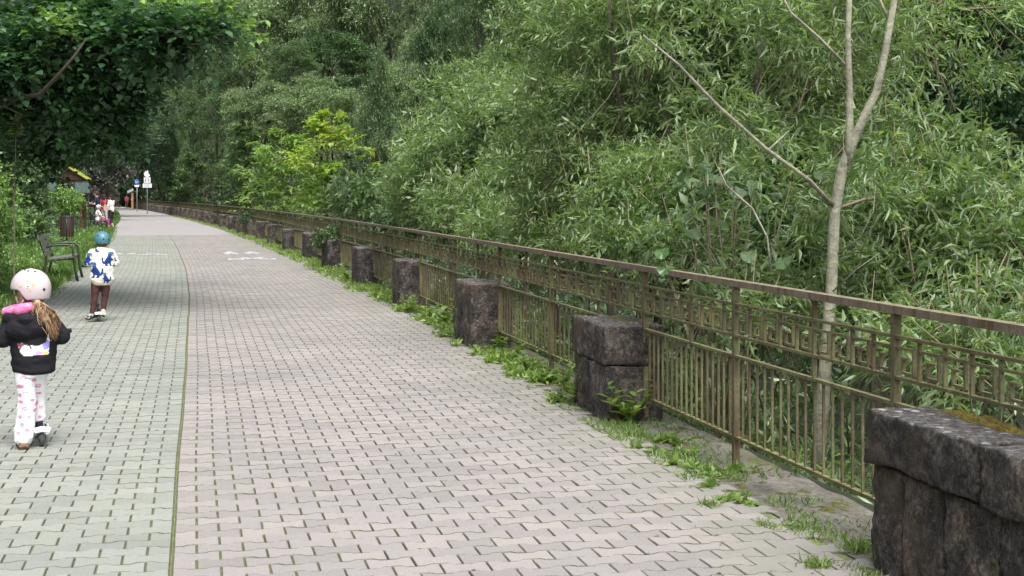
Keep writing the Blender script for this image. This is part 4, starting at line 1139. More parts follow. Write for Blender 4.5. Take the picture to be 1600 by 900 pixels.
# tall weed spike with pale top
def spike():
    b = W(22, 300, 20); root = tree_at('tall_weed', 'tall weed with pale yellow tip standing over the left hedge', 'plant', (b[0], b[1], ground_z(b[0], b[1])))
    top = W(26, 182, 20); h = top[2]; P = []; D = []
    trunk_obj(root, [tuple(root.location), (b[0], b[1], b[2]), tuple(top)], [.009, .008, .004], M['twig'], 6, 'stem')
    for nm, z0_, z1_, mt in (('leaves', 300, 205, 'broad_mid'), ('pale_tip', 212, 182, 'yellow_leaf')):
        P = []; D = []
        for py in range(z1_, z0_, 8 if nm == 'leaves' else 4):
            c = W(22+4*(300-py)/118, py, 20)
            for k in range(4): a = k*1.57+py; P.append(c); D.append((math.cos(a), math.sin(a), .1))
        n = len(P); s_ = np.linspace(.35 if nm == 'pale_tip' else .6, 1.1, n)*.15
        V, F = leaves(np.array(P), np.array(D), np.tile([0, 0, 1.], (n, 1))+rng.normal(size=(n, 3))*.2, s_, s_*.28, 'fold')
        crown_obj(root, (V, F), M[mt], nm)
spike()

# grass verge (uncountable)
def grass(name, label, n, srange, tfun, h, wd, mat, lean=.35, off=0., cluster=.0):
    s = rng.uniform(srange[0], srange[1], n)
    if srange[1] > 30: s = srange[0]+(srange[1]-srange[0])*rng.random(n)**(1.3 if srange[1] < 150 else 1.9)
    t = tfun(s, rng.random(n)); x, y, a = frame(s, t); z = terrain(s, t)+off
    if cluster:
        k = np.array([noise.noise((px*2.2, py*2.2, 7)) for px, py in zip(x, y)]) > cluster; x, y, z, s = x[k], y[k], z[k], s[k]
    n = len(x); P = np.stack([x, y, z], 1); D = norm(rng.normal(size=(n, 3))*np.array([lean, lean, .1])+np.array([0, 0, 1.]))
    L = h*rng.uniform(.45, 1.25, n)*(1+.25*np.sin(x*3)*np.sin(y*2.1))
    V, F = leaves(P, D, rdir(n)*np.array([1, 1, .3]), L, np.full(n, wd)*rng.uniform(.7, 1.3, n), 'fold')
    return tag(link(name, np_mesh(name, V, F), mat), label, 'grass', kind='stuff')
grass('tall_grass', 'lush green grass along the left side of the path', 62000, (14, 175), lambda s, u: t_left(s)-.02-3.4*u**1.2, .17, .014, M['grass'])
grass('grass_fringe', 'short grass creeping over the left paver edge', 7000, (12, 78), lambda s, u: t_left(s)+.12-.25*u, .07, .01, M['grass'], .8)
undergrowth('meadow_plants', 'broad leaved plants among the left grass', M['bush'], 900, (16, 70), (-6.2, -2.7), .35, .10, .05, 'quad', 6, 4)
# grass and weeds along the right edge
grass('edge_grass', 'short grass and moss along the foot of the railing', 9000, (5, 40), lambda s, u: T_EDGE+.02+.62*u**1.3, .06, .006, M['grass'], .9, .02, .05)
grass('edge_grass', 'yellowish grass in the paver joints near the parapet wall', 5200, (5.2, 13), lambda s, u: T_EDGE+.02+.16*(u-.5)*2, .055, .006, M['weed'], 1.1, .02, -.05)
grass('edge_grass', 'bright grass along the far foot of the stone pillars', 9000, (24, 120), lambda s, u: T_EDGE-.05-.45*u**2+.2, .11, .03, M['weed'], .8, .02, -.1)
grass('joint_grass', 'tiny tufts of grass in the paver joints at the right', 2600, (6, 20), lambda s, u: T_EDGE-.9*u**1.6, .03, .005, M['weed'], 1.4, .02, .25)
mossy = MB()
def moss_bits():
    V = []; F = []
    n = 0
    for i in range(380):
        s = rng.uniform(6.6, 17); t = T_EDGE+.05+rng.random()**.8*.42; x, y, a = frame(s, t)
        r = rng.uniform(.015, .05); el = rng.uniform(1, 2.4); N_ = 9; z = -.012-max(0, t-3.4)*.6
        V.append((x, y, z+r*.12))
        for rr, zz in ((.6, r*.08), (1., -.012)):
            for k in range(N_):
                q = 2*math.pi*k/N_; w_ = rr*r*(1+.3*math.sin(3*q+i)); u, v_ = w_*math.cos(q), w_*el*math.sin(q)
                V.append((x+u*math.cos(a)-v_*math.sin(a), y+u*math.sin(a)+v_*math.cos(a), z+zz+rng.normal()*.003))
        F += [(n, n+1+k, n+1+(k+1) % N_) for k in range(N_)]
        F += [(n+1+k, n+1+N_+k, n+1+N_+(k+1) % N_) for k in range(N_)]+[(n+1+k, n+1+N_+(k+1) % N_, n+1+(k+1) % N_) for k in range(N_)]
        n += 1+2*N_
    tag(link('moss_cushions', np_mesh('moss_cushions', np.array(V), np.array(F), True), M['moss_green']), 'moss cushions on the ledge under the railing', 'moss', kind='stuff')
moss_bits()
def edge_weeds():
    P = []; D = []; L = []
    for Y0, Y1, n, hh in ((7.5, 10, 16, .05), (11.2, 15.6, 75, .11), (16.3, 21, 65, .12), (21.8, 26.2, 55, .13), (27, 60, 260, .15)):
        for _ in range(n):
            Y = Y0+(Y1-Y0)*rng.random(); s = s_of(Y, T_EDGE)
            if noise.noise((s*.9, 2, 5)) < -.12 and Y < 27: continue
            t = T_EDGE+rng.uniform(-.10, .26); x, y, a = frame(s, t); k = 7
            for _ in range(k):
                d = norm(rng.normal(size=3)*np.array([.8, .8, .2])+np.array([0, 0, .8])); P.append((x, y, -.01)); D.append(d); L.append(hh*rng.uniform(.5, 1.3))
    P = np.array(P); D = np.array(D); L = np.array(L)
    V, F = spray(P, D, L, 5, .06, .032, 'fold', .3)
    sc = 1+np.clip(V[:, 1]-27, 0, 40)*.012
    tag(link('low_weeds', np_mesh('low_weeds', V, F), M['weed']), 'bright low weeds between the pavers and the stone blocks', 'weeds', kind='stuff')
edge_weeds()
WEEDS = [  # px, py (foot), size m, leaves, label
 (905, 630, .34, 26, 'tall leafy weed at the near foot of the first stone block'),
 (880, 610, .30, 26, 'broad leaved weed just left of the first stone block'),
 (855, 598, .26, 24, 'bright weed clump between the first and second stone blocks, nearer one'),
 (828, 583, .27, 26, 'bright weed clump between the first and second stone blocks, middle one'),
 (800, 566, .24, 24, 'bright weed clump between the first and second stone blocks, farther one'),
 (780, 545, .26, 20, 'spindly weed at the near foot of the second stone block'),
 (965, 655, .20, 20, 'low weed right of the first stone block'),
 (985, 660, .38, 22, 'upright weed against the near face of the first stone block'),
 (700, 510, .42, 22, 'large leaved weed left of the second stone block'),
 (668, 500, .28, 26, 'bright weed clump right of the third stone block'),
 (640, 488, .28, 26, 'bright weed clump left under the railing by the third stone block'),
 (610, 470, .26, 24, 'bright weed clump between the third and fourth stone blocks, nearer one'),
 (588, 458, .26, 24, 'bright weed clump between the third and fourth stone blocks, farther one'),
 (545, 440, .36, 26, 'bright weed clump in front of the fourth stone block'),
 (1365, 885, .16, 18, 'small low weed at the foot of the parapet wall'),
 (1245, 740, .14, 14, 'small weed under the railing right of the free post'),
]
def weed(px, py, h, n, label):
    v = py-306.; Y = FP*HC/v; x = (px-800)*HC/v; root = empty('weed', (x, Y, 0)); tag(root, label, 'weed', 'weeds along the foot of the railing')
    P = []; D = []; Ls = []; mb = MB()
    for k in range(max(3, n//5)):
        a = rng.uniform(0, 6.28); q = Vector((math.cos(a)*h*.45, math.sin(a)*h*.45, h*rng.uniform(.45, 1)))
        mb.tube([(0, 0, -.01), tuple(q*.5+Vector((0, 0, .02))), tuple(q)], [.004, .003, .002], 5)
        for j in range(8):
            f = .15+.85*j/7; b = q*f; ang = rng.uniform(0, 6.28); P.append(tuple(b)); D.append((math.cos(ang), math.sin(ang), .45)); Ls.append(h*.42*(1-.45*f)*rng.uniform(.7, 1.2))
    mb.obj('stems', M['weed'], root)
    Ls = np.array(Ls); V, F = leaves(np.array(P), np.array(D), np.tile([0, 0, 1.], (len(P), 1))+rng.normal(size=(len(P), 3))*.25, Ls, Ls*.45, 'broad')
    link('leaves', np_mesh('leaves', V, F), M['weed'], root)
for w_ in WEEDS: weed(w_[0], w_[1], w_[2], w_[3], w_[4])
def tuft(px, py, h, n, label):
    v = py-306.; Y = FP*HC/v; x = (px-800)*HC/v
    P = np.stack([rng.normal(0, h*.5, n), rng.normal(0, h*.5, n), np.zeros(n)], 1); D = norm(rng.normal(size=(n, 3))*np.array([.7, .7, .1])+np.array([0, 0, 1]))
    V, F = leaves(P, D, rdir(n), h*rng.uniform(.5, 1.2, n), np.full(n, .006), 'fold')
    o = link('grass_tuft', np_mesh('grass_tuft', V, F), M['weed']); o.location = (x, Y, -.004); tag(o, label, 'grass tuft', 'grass tufts in the paving near the railing')
for a_ in [(1110, 790, .05, 60, 'grass tuft in the pavers left of the free railing post'), (1275, 885, .055, 110, 'large grass tuft near the parapet wall foot'), (1345, 860, .08, 120, 'grass tuft against the parapet wall corner'),
           (1165, 775, .04, 50, 'small grass tuft on the paver edge line'), (1060, 712, .035, 40, 'tiny grass tuft in the pavers by the first stone block'), (1190, 820, .04, 50, 'flat grass tuft in the pavers right of the free post')]: tuft(*a_)
def litter():
    n = 260; s = rng.uniform(5.5, 34, n); t = np.where(rng.random(n) < .6, T_EDGE-.9*rng.random(n)**2, rng.uniform(-2, 2.8, n)); x, y, a = frame(s, t)
    P = np.stack([x, y, np.full(n, .004)], 1); D = rdir(n)*np.array([1, 1, .08])
    V, F = leaves(P, D, np.tile([0, 0, 1.], (n, 1))+rng.normal(size=(n, 3))*.15, rng.uniform(.015, .045, n), rng.uniform(.006, .018, n), 'fold')
    tag(link('leaf_litter', np_mesh('leaf_litter', V, F), leaf_mat('dry fallen leaf', (.10, .07, .03), (.18, .14, .05), (.25, .24, .09))), 'small dry fallen leaves scattered over the paving', 'fallen leaves', kind='stuff')
litter()
# ivy on two far pillars
def ivy(i, label, mat='broad_mid'):
    s = pillar_s[i]; x, y, a = frame(s+.45, T_EDGE+.1); root = empty('ivy', (x, y, 0)); tag(root, label, 'climber')
    V, F = crown((0, 0, .6), (.28, .36, .26), 16, .10, 14, .14, 6, .07, .05, 'quad', None, .6, .3)
    link('leaves', np_mesh('leaves', V, F), M[mat], root)
    mb = MB(); mb.tube([(0, 0, 0), (.1, .05, .4), (0, 0, .9)], [.012, .01, .005], 6).obj('stem', M['twig'], root)
ivy(9, 'dark bushy climber growing over the tenth stone block', 'broad_dark')
ivy(4, 'light climber hanging on the fifth stone block')
# ------------------------------------------------------------------ people machinery
def melt(name, mb, voxel, mat, parent, colf=None, smooth_it=4, fold=0., folds=6.):
    """merge the volumes in mb into one continuous surface"""
    o = bpy.data.objects.new('tmp', mb.mesh('tmp')); COL.objects.link(o)
    m1 = o.modifiers.new('r', 'REMESH'); m1.mode = 'VOXEL'; m1.voxel_size = voxel
    m2 = o.modifiers.new('s', 'SMOOTH'); m2.iterations = smooth_it; m2.factor = .5
    dg = bpy.context.evaluated_depsgraph_get(); dg.update()
    me = bpy.data.meshes.new_from_object(o.evaluated_get(dg)); me.name = name
    bpy.data.objects.remove(o)
    n = len(me.vertices); co = np.empty(n*3, dtype=np.float32); me.vertices.foreach_get('co', co); co = co.reshape(-1, 3)
    if fold:
        nr = np.empty(n*3, dtype=np.float32); me.vertices.foreach_get('normal', nr); nr = nr.reshape(-1, 3)
        d = np.array([noise.noise((p[0]*folds, p[1]*folds, p[2]*folds*2.2)) + .5*noise.noise((p[0]*folds*2.5, p[1]*folds*2.5, p[2]*folds*3.5+9)) for p in co])
        co = co+nr*(d*fold)[:, None]; me.vertices.foreach_set('co', co.astype(np.float32).ravel())
    for p in me.polygons: p.use_smooth = True
    if colf is not None:
        c = np.ones((n, 4), dtype=np.float32); c[:, :3] = [colf(p) for p in co]
        at = me.color_attributes.new('col', 'FLOAT_COLOR', 'POINT'); at.data.foreach_set('color', c.ravel())
    me.materials.clear(); me.update()
    return link(name, me, mat, parent)

def pip(x, y, poly):
    c = False; n = len(poly); j = n-1
    for i in range(n):
        xi, yi = poly[i]; xj, yj = poly[j]
        if (yi > y) != (yj > y) and x < (xj-xi)*(y-yi)/(yj-yi)+xi: c = not c
        j = i
    return c

def finger_hand(mb, wrist, d, up, k, curl=.7):
    """palm with five separate fingers, curling about a grip; k = hand length"""
    wr = Vector(wrist); d = Vector(d).normalized(); up = Vector(up).normalized(); side = d.cross(up).normalized()
    pc = wr+d*k*.28
    mb.capsule(wr, wr+d*k*.45, k*.14, k*.20, 10, .6)
    for i, (o_, ln) in enumerate(((-.17, .38), (-.06, .45), (.06, .43), (.17, .34))):
        a = pc+side*k*o_+d*k*.17; b = a+d*k*ln*.45-up*k*.05; c = b+d*k*ln*.30*(1-curl)-up*k*ln*.5*curl; e = c-d*k*ln*.25*curl-up*k*.05
        mb.capsule(a, b, k*.055, k*.05, 6); mb.capsule(b, c, k*.05, k*.045, 6); mb.capsule(c, e, k*.045, k*.038, 6)
    a = pc-side*k*.16-d*k*.12; b = a-side*k*.13+d*k*.15-up*k*.05; c = b+d*k*.17-up*k*.1
    mb.capsule(a, b, k*.065, k*.055, 6); mb.capsule(b, c, k*.055, k*.045, 6)

def head_parts(mb, c, r, yaw, k):
    """head with face; yaw 0 looks along +y"""
    Mz = Matrix.Rotation(yaw, 3, 'Z'); c = Vector(c); f = lambda x, y, z: c+Mz @ Vector((x*r, y*r, z*r))
    mb.ell(c+Vector((0, 0, r*.12)), (r*.80, r*.95, r*.95), Mz); mb.ell(f(0, .22, -.42), (r*.58, r*.62, r*.62), Mz)
    mb.capsule(f(0, .88, .02), f(0, 1.02, -.25), r*.09, r*.14, 8); mb.capsule(f(-.18, .80, -.52), f(.18, .80, -.52), r*.08, r*.08, 6)
    for s_ in (-1, 1): mb.ell(f(.82*s_, -.02, -.12), (r*.10, r*.20, r*.28), Mz, 8, 6)
def eyes(parent, c, r, yaw):
    Mz = Matrix.Rotation(yaw, 3, 'Z'); c = Vector(c)
    for s_ in (-1, 1):
        mb = MB(); mb.ell(c+Mz @ Vector((.3*s_*r, .86*r, .02*r)), (r*.09, r*.05, r*.06), Mz, 8, 6); mb.obj('eye', M['black'], parent, True)
    mb = MB(); mb.capsule(c+Mz @ Vector((-.16*r, .89*r, -.53*r)), c+Mz @ Vector((.16*r, .89*r, -.53*r)), r*.035, r*.035, 6); mb.obj('mouth', M['pink'], parent, True)

def helmet(parent, c, r, yaw, shell, z_low=-.35, dip=.25):
    Mz = Matrix.Rotation(yaw, 3, 'Z'); V = []; nu, nv = 40, 16; c = Vector(c)
    for layer, sc in ((0, 1.0), (1, .90)):
        for j in range(nv+1):
            for i in range(nu):
                a = 2*math.pi*i/nu
                fr = abs(math.sin(a))                                  # 0 at the ears (x axis)
                q_ = min(1, max(0, (.12-math.sin(a))/.50)); q_ = q_*q_*(3-2*q_); low = (z_low+.42)*(1-q_)+(z_low-.12)*q_
                z = 1-(1-low)*(j/nv); z = max(-.98, z); rad = math.sqrt(max(0, 1-z*z)); 
                if z < 0: rad = math.sqrt(1-.55*z*z)
                p = Vector((r[0]*rad*math.cos(a)*sc, r[1]*rad*math.sin(a)*sc, r[2]*z*sc)); V.append(c+Mz @ p)
    F = []; L_ = (nv+1)*nu
    for lay in (0, 1):
        for j in range(nv):
            for i in range(nu):
                q = (lay*L_+j*nu+i, lay*L_+(j+1)*nu+i, lay*L_+(j+1)*nu+(i+1) % nu, lay*L_+j*nu+(i+1) % nu)
                F.append(q if lay == 0 else q[::-1])
    for i in range(nu): F.append((nv*nu+i, L_+nv*nu+i, L_+nv*nu+(i+1) % nu, nv*nu+(i+1) % nu))
    me = bpy.data.meshes.new('helmet'); me.from_pydata([tuple(v) for v in V], [], F); me.update()
    for p in me.polygons: p.use_smooth = True
    h = link('helmet', me, shell, parent)
    return h, c, Mz
def on_helmet(c, Mz, r, az, el, off=1.003):
    a, e = R(az), R(el); n = Vector((math.cos(e)*math.cos(a), math.cos(e)*math.sin(a), math.sin(e)))
    p = Vector((r[0]*n.x, r[1]*n.y, r[2]*n.z))*off
    nn = Vector((n.x/r[0], n.y/r[1], n.z/r[2])).normalized()
    return c+p, nn
def dot(parent, name, p, n, rx, rz, mat, petals=0, th=.0015):
    q = n.to_track_quat('Z', 'Y').to_matrix(); V = []; k = 20
    for lay in (th, -.004):
        for i in range(k):
            a = 2*math.pi*i/k; rr = 1 if not petals else .72+.28*math.cos(petals*a)
            V.append(tuple(p+q @ Vector((rx*rr*math.cos(a), rz*rr*math.sin(a), lay))))
    F = [tuple(range(k))]+[(i, (i+1) % k, k+(i+1) % k, k+i)[::-1] for i in range(k)]
    me = bpy.data.meshes.new(name); me.from_pydata(V, [], F); me.update(); return link(name, me, mat, parent)

def scooter(name, label, x, y, rz, deckmat, sc=1., pom=False):
    t = empty(name, (x, y, 0), rz); tag(t, label, 'scooter'); t.scale = (sc,)*3
    def wheel(yc, r_=.055):
        V = MB(); n = 24
        pts = [(0, yc+r_*math.cos(2*math.pi*i/n), r_+r_*math.sin(2*math.pi*i/n)) for i in range(n)]
        mb = MB(); VV = []; F = []
        for i in range(n):
            a = 2*math.pi*i/n
            for (dx, rr) in ((-.014, .8), (-.012, .97), (0, 1.), (.012, .97), (.014, .8)): VV.append((dx, yc+r_*rr*math.cos(a), r_+r_*rr*math.sin(a)))
        for i in range(n):
            for k in range(5): F.append((i*5+k, i*5+(k+1) % 5, ((i+1) % n)*5+(k+1) % 5, ((i+1) % n)*5+k))
        mb.add(VV, F); wobj = mb.obj('wheel', M['rubber'], t, True)
        m2 = MB(); n = 16
        m2.tube([(-.011, yc, r_), (.011, yc, r_)], r_*.78, 16); m2.tube([(-.02, yc, r_), (.02, yc, r_)], r_*.2, 10); m2.obj('rim', M['white'], wobj, True)
    wheel(0); wheel(.62)
    mb = MB(); V = []; prof = [(.02, .03), (.06, .048), (.12, .052), (.36, .052), (.44, .03), (.50, .018)]
    for (yy_, hw) in prof:
        for (a, z) in ((-hw, .060), (hw, .060), (hw, .078), (-hw, .078)): V.append((a, yy_+.05, z))
    F = [(i*4+j, i*4+(j+1) % 4, (i+1)*4+(j+1) % 4, (i+1)*4+j) for i in range(5) for j in range(4)]+[(3, 2, 1, 0), (20, 21, 22, 23)]
    mb.add(V, F); d = mb.obj('deck', deckmat, t)
    g = MB(); g.box((0, .29, .080), (.075, .24, .004)); g.obj('grip_pad', M['black'], d)
    mb = MB(); V = []; n = 10
    for i in range(n):
        a = R(20+120*i/(n-1)); 
        for dx, rr in ((-.045, .062), (0, .072), (.045, .062)): V.append((dx*(1.2 if 2 < i < 8 else 1), -.070*math.cos(a)*-1-.012, .055+rr*math.sin(a)))
        for dx, rr in ((.045, .056), (0, .066), (-.045, .056)): V.append((dx*(1.2 if 2 < i < 8 else 1), -.064*math.cos(a)*-1-.012, .055+rr*math.sin(a)))
    F = [(i*6+j, i*6+(j+1) % 6, (i+1)*6+(j+1) % 6, (i+1)*6+j) for i in range(n-1) for j in range(6)]+[(5, 4, 3, 2, 1, 0), tuple((n-1)*6+j for j in range(6))]
    mb.add(V, F); mb.obj('fender', M['white'], t, True)
    
    for sg in (-1, 1): mb = MB(); mb.box((.022*sg, .02, .058), (.006, .09, .02)); mb.obj('wheel_bracket', M['black'], t)
    mb = MB(); mb.tube([(0, .50, .07), (0, .54, .13), (0, .57, .17)], [.018, .016, .02], 10); mb.obj('head_tube', M['black'], t, True)
    mb = MB(); mb.tube([(-.024, .62, .055), (-.024, .60, .13), (0, .585, .15), (.024, .60, .13), (.024, .62, .055)], .008, 8); mb.tube([(0, .585, .14), (0, .545, .66)], [.016, .013], 12); s_ = mb.obj('stem', M['grey_metal'], t, True)
    mb = MB(); mb.tube([(-.19, .535, .665), (0, .545, .66), (.19, .535, .665)], .010, 10); hb = mb.obj('handlebar', M['grey_metal'], t, True)
    for sg in (-1, 1): mb = MB(); mb.tube([(sg*.11, .54, .663), (sg*.2, .535, .666)], .016, 10); mb.obj('grip', M['black'], hb, True)
    if pom:
        mb = MB(); V = []
        o_ = np.array([-.012, .55, .40]); d = rdir(420); P = o_+d*.012
        Vv, Ff = leaves(P, d, rdir(420), np.full(420, .030), np.full(420, .008), 'quad')
        o = link('pompom', np_mesh('pompom', Vv, Ff), M['pink'], s_)
    return t

# ------------------------------------------------------------------ girl
def girl():
    v = 394.; Y = FP*HC/v; X = (45-800)*HC/v
    root = empty('person', (X, Y, 0), math.atan2(-X, Y))
    tag(root, 'child with pale lilac helmet, black hooded jacket and white patterned trousers riding a scooter', 'person', 'children riding scooters')
    hc = (.005, .035, .965)
    sk = MB(); head_parts(sk, hc, .082, R(52), 1)
    sk.capsule((.0, .0, .80), (.0, .02, .91), .042, .036); 
    sk.rings([(.02, 0, .47, .085, .065), (.02, 0, .55, .09, .065), (.01, 0, .68, .09, .06), (0, 0, .79, .10, .055), (0, 0, .83, .05, .045)])
    for a, b, c in (((-.10, 0, .785), (-.145, .01, .68), (-.09, .30, .70)), ((.115, 0, .785), (.19, .01, .69), (.15, .30, .70))):
        sk.capsule(a, b, .036, .030); sk.capsule(b, c, .030, .021)
        finger_hand(sk, c, (0.02, 1, -.0), (0, 0, 1), .125, .8)
    for a, b, c, f in (((-.02, 0, .50), (-.012, .0, .29), (-.035, -.03, .06), (-.045, .10, .03)), ((.055, .02, .50), (.06, .09, .31), (.062, .11, .15), (.06, .22, .11))):
        sk.capsule(a, b, .055, .038); sk.capsule(b, c, .038, .026); sk.capsule(c, f, .026, .022)
    body = melt('body', sk, .008, M['skin'], root, None, 3)
    eyes(root, hc, .082, R(52))
    # trousers
    tr = MB()
    tr.rings([(.02, 0, .44, .095, .075), (.02, 0, .56, .09, .07)])
    tr.capsule((-.022, 0, .47), (-.010, 0, .28), .066, .056); tr.capsule((-.010, 0, .28), (-.030, -.01, .07), .056, .060)
    tr.capsule((.05, .02, .48), (.058, .09, .32), .055, .048); tr.capsule((.058, .09, .32), (.062, .11, .17), .046, .040)
    marks = [(-.03, .44, .020, .009), (.03, .42, .013, .010), (-.05, .385, .022, .012), (-.02, .345, .020, .008), (.02, .30, .013, .010), (-.045, .29, .014, .010), (-.022, .25, .018, .012), (.035, .235, .014, .012), (-.05, .20, .013, .013), (.00, .195, .010, .012), (-.04, .15, .013, .014), (-.01, .12, .014, .010),
             (.055, .38, .018, .013), (.06, .33, .016, .008), (.045, .27, .012, .013), (.07, .24, .012, .01), (.065, .18, .012, .010), (-.05, .33, .012, .012), (-.06, .10, .012, .011)]
    pk, gy = (.80, .22, .38), (.35, .28, .42)
    def tc(p):
        for j, (x, z, a, b) in enumerate(marks):
            e = ((p[0]-x)/a)**2+((p[2]-z)/b)**2
            if e < 1: return gy if (p[2] < z-b*.35 and j % 2 == 0) else (pk if e > .25 or j % 3 else (.95, .7, .75))
        return (.78, .79, .82)
    melt('trousers', tr, .0055, M['cloth'], root, tc, 3, .006, 9)
    # jacket
    jk = MB()
    jk.rings([(.03, 0, .455, .105, .08), (.03, 0, .475, .128, .095), (.03, 0, .53, .134, .10), (.03, 0, .62, .138, .10), (.02, 0, .72, .130, .09), (.012, 0, .80, .118, .075), (.0, 0, .855, .07, .055)], 24)
    for a, b, c in (((-.095, 0, .775), (-.148, -.005, .675), (-.10, .24, .695)), ((.115, 0, .775), (.192, -.005, .685), (.155, .24, .695))):
        jk.capsule(a, b, .062, .056); jk.capsule(b, c, .056, .034)
    # hood hanging on the back
    jk.ell((.0, -.070, .750), (.138, .062, .082), Matrix.Rotation(R(-6), 3, 'Y'))
    jk.capsule((-.12, -.02, .80), (-.02, -.10, .80), .040, .042); jk.capsule((-.02, -.10, .80), (.10, -.04, .815), .042, .035)
    blk = (.013, .013, .017)
    quad = [(-.066, .648), (-.052, .600), (-.030, .576), (.115, .580), (.122, .665), (.117, .715), (.10, .655), (.06, .634), (.0, .640), (-.04, .654)]
    def jc(p):
        if p[1] > -.03 or not pip(p[0], p[2], quad): return blk
        x, z = p[0], p[2]
        if ((x+.052)/.014)**2+((z-.640)/.012)**2 < 1: return (.40, .05, .10)
        if ((x-.10)/.022)**2+((z-.640)/.030)**2 < 1: return (.27, .24, .62)
        if ((x-.055)/.022)**2+((z-.592)/.012)**2 < 1: return (.72, .38, .62)
        if ((x-.095)/.020)**2+((z-.589)/.008)**2 < 1: return (.75, .55, .15)
        if ((x-.022)/.018)**2+((z-.600)/.020)**2 < 1: return (.55, .75, .84)
        if abs(((x+.02)/.036)**2+((z-.606)/.040)**2-1) < .28 and z > .60: return (.12, .11, .12)
        if abs(((x-.065)/.026)**2+((z-.622)/.026)**2-1) < .22: return (.45, .42, .46)
        if x < .045 and z > .640: return (.34, .33, .35)
        return (.82, .80, .80)
    melt('jacket', jk, .005, M['cloth'], root, jc, 9, .006, 11)
    # pink inner hood
    ph = MB(); ph.capsule((-.125, .02, .835), (-.05, -.075, .852), .034, .036); ph.capsule((-.05, -.075, .852), (.055, -.055, .885), .038, .026)
    ph.capsule((-.125, .02, .835), (-.04, .08, .86), .034, .03); ph.capsule((-.04, .08, .86), (.06, .03, .88), .03, .026)
    melt('inner_hood', ph, .006, M['cloth'], root, lambda p: (.80, .17, .36) if noise.noise((p[0]*40, p[1]*40, p[2]*40)) < .35 else (.9, .45, .6), 3, .006, 14)
    # hair: cap and curls
    hr = MB(); hr.ell((.020, .0, .965), (.064, .072, .080)); hr.capsule((.035, -.055, .90), (.075, -.085, .86), .030, .028)
    melt('hair', hr, .007, M['hair_brown'], root, None, 3)
    r_ = random.Random(5); tail = MB(); tail.capsule((.05, -.075, .895), (.10, -.10, .80), .022, .032, 10); tail.capsule((.10, -.10, .80), (.145, -.10, .71), .030, .012, 10)
    for i in range(120):
        ph_ = r_.uniform(0, 6.28); amp = r_.uniform(.004, .012); ex = r_.gauss(0, .020); ez = r_.uniform(.66, .80); pts = []
        for k in range(12):
            f = k/11; x = .05+.105*f+ex*(.5+math.sin(f*3.0))*.9; z = .90-(.90-ez)*f; y = -.085-.03*math.sin(f*2.5)+r_.gauss(0, .001)+.012*math.sin(i*1.7)
            pts.append((x+amp*math.sin(f*13+ph_), y+amp*math.cos(f*13+ph_), z))
        tail.tube(pts, [.0030*(1-.6*k/11) for k in range(12)], 5)
    tail.obj('curls', M['hair_blond'], root, True)
    mb = MB(); mb.ell((.055, -.078, .893), (.018, .014, .016)); mb.obj('hair_tie', simple_mat('red hair tie', (.35, .02, .03), .7), root, True)
    # shoes
    sh = MB(); sh.capsule((-.028, -.050, .032), (-.042, .085, .028), .030, .030, 12, 1.0); sh.box((-.038, .02, .010), (.06, .19, .018), .1)
    melt('shoe', sh, .005, M['cloth'], root, lambda p: (.06, .035, .022) if p[2] < .02 else ((.25, .15, .10) if p[2] < .045 else (.5, .48, .48)), 3)
    s2 = MB(); s2.capsule((.066, .11, .110), (.060, .24, .105), .030, .028); s2.capsule((.064, .10, .11), (.064, .10, .145), .030, .028)
    melt('shoe', s2, .005, M['cloth'], root, lambda p: (.02, .02, .025) if p[0] < .085 else (.45, .45, .47), 3)
    # helmet
    r3 = (.108, .128, .118); h, c, Mz = helmet(root, (.012, .030, .985), r3, R(52), M['lilac'], -.50)
    # azimuth is measured in the helmet frame
    def az(world): return world-52
    for a, e in ((250, 62), (288, 58), (305, -4), (215, 68)):
        p, n = on_helmet(c, Mz, r3, az(a), e); n = Mz @ n; p = c+Mz @ (p-c); dot(h, 'vent', p, n, .0085, .0085 if e < 50 else .006, M['black'])
    for a, e, r_, mt, pt in ((255, 22, .011, 'yellow', 5), (272, 12, .013, 'yellow', 5), (257, 6, .012, 'white', 0), (257, 6, .006, 'sign_dark', 5), (263, -6, .008, 'yellow', 5), (236, 7, .008, 'yellow', 5)):
        p, n = on_helmet(c, Mz, r3, az(a), e, 1.004 if mt != 'sign_dark' else 1.02); n = Mz @ n; p = c+Mz @ (p-c); dot(h, 'flower_print', p, n, r_, r_, M[mt], pt, .001 if mt != 'sign_dark' else .0015)
    st_ = MB()
    for q in ([(-.075, .03, .93), (-.062, .06, .88), (-.045, .085, .865)], [(-.03, -.045, .915), (-.045, .0, .885), (-.05, .07, .865)]): st_.tube([Vector(a) for a in q], .006, 6)
    st_.obj('chin_strap', simple_mat('cream strap', (.6, .52, .45), .7), root, True)
    pad = MB(); pad.ell((.028, -.012, .912), (.066, .066, .020)); pad.obj('helmet_padding', M['black'], root, True)
    return X, Y
gx, gy_ = girl()
scooter('kick_scooter', 'small scooter with white rear fender and pink pompom under the child in black jacket', gx+.062+.0, gy_+.06, math.atan2(-gx, gy_)+R(1), M['white'], 1., True)

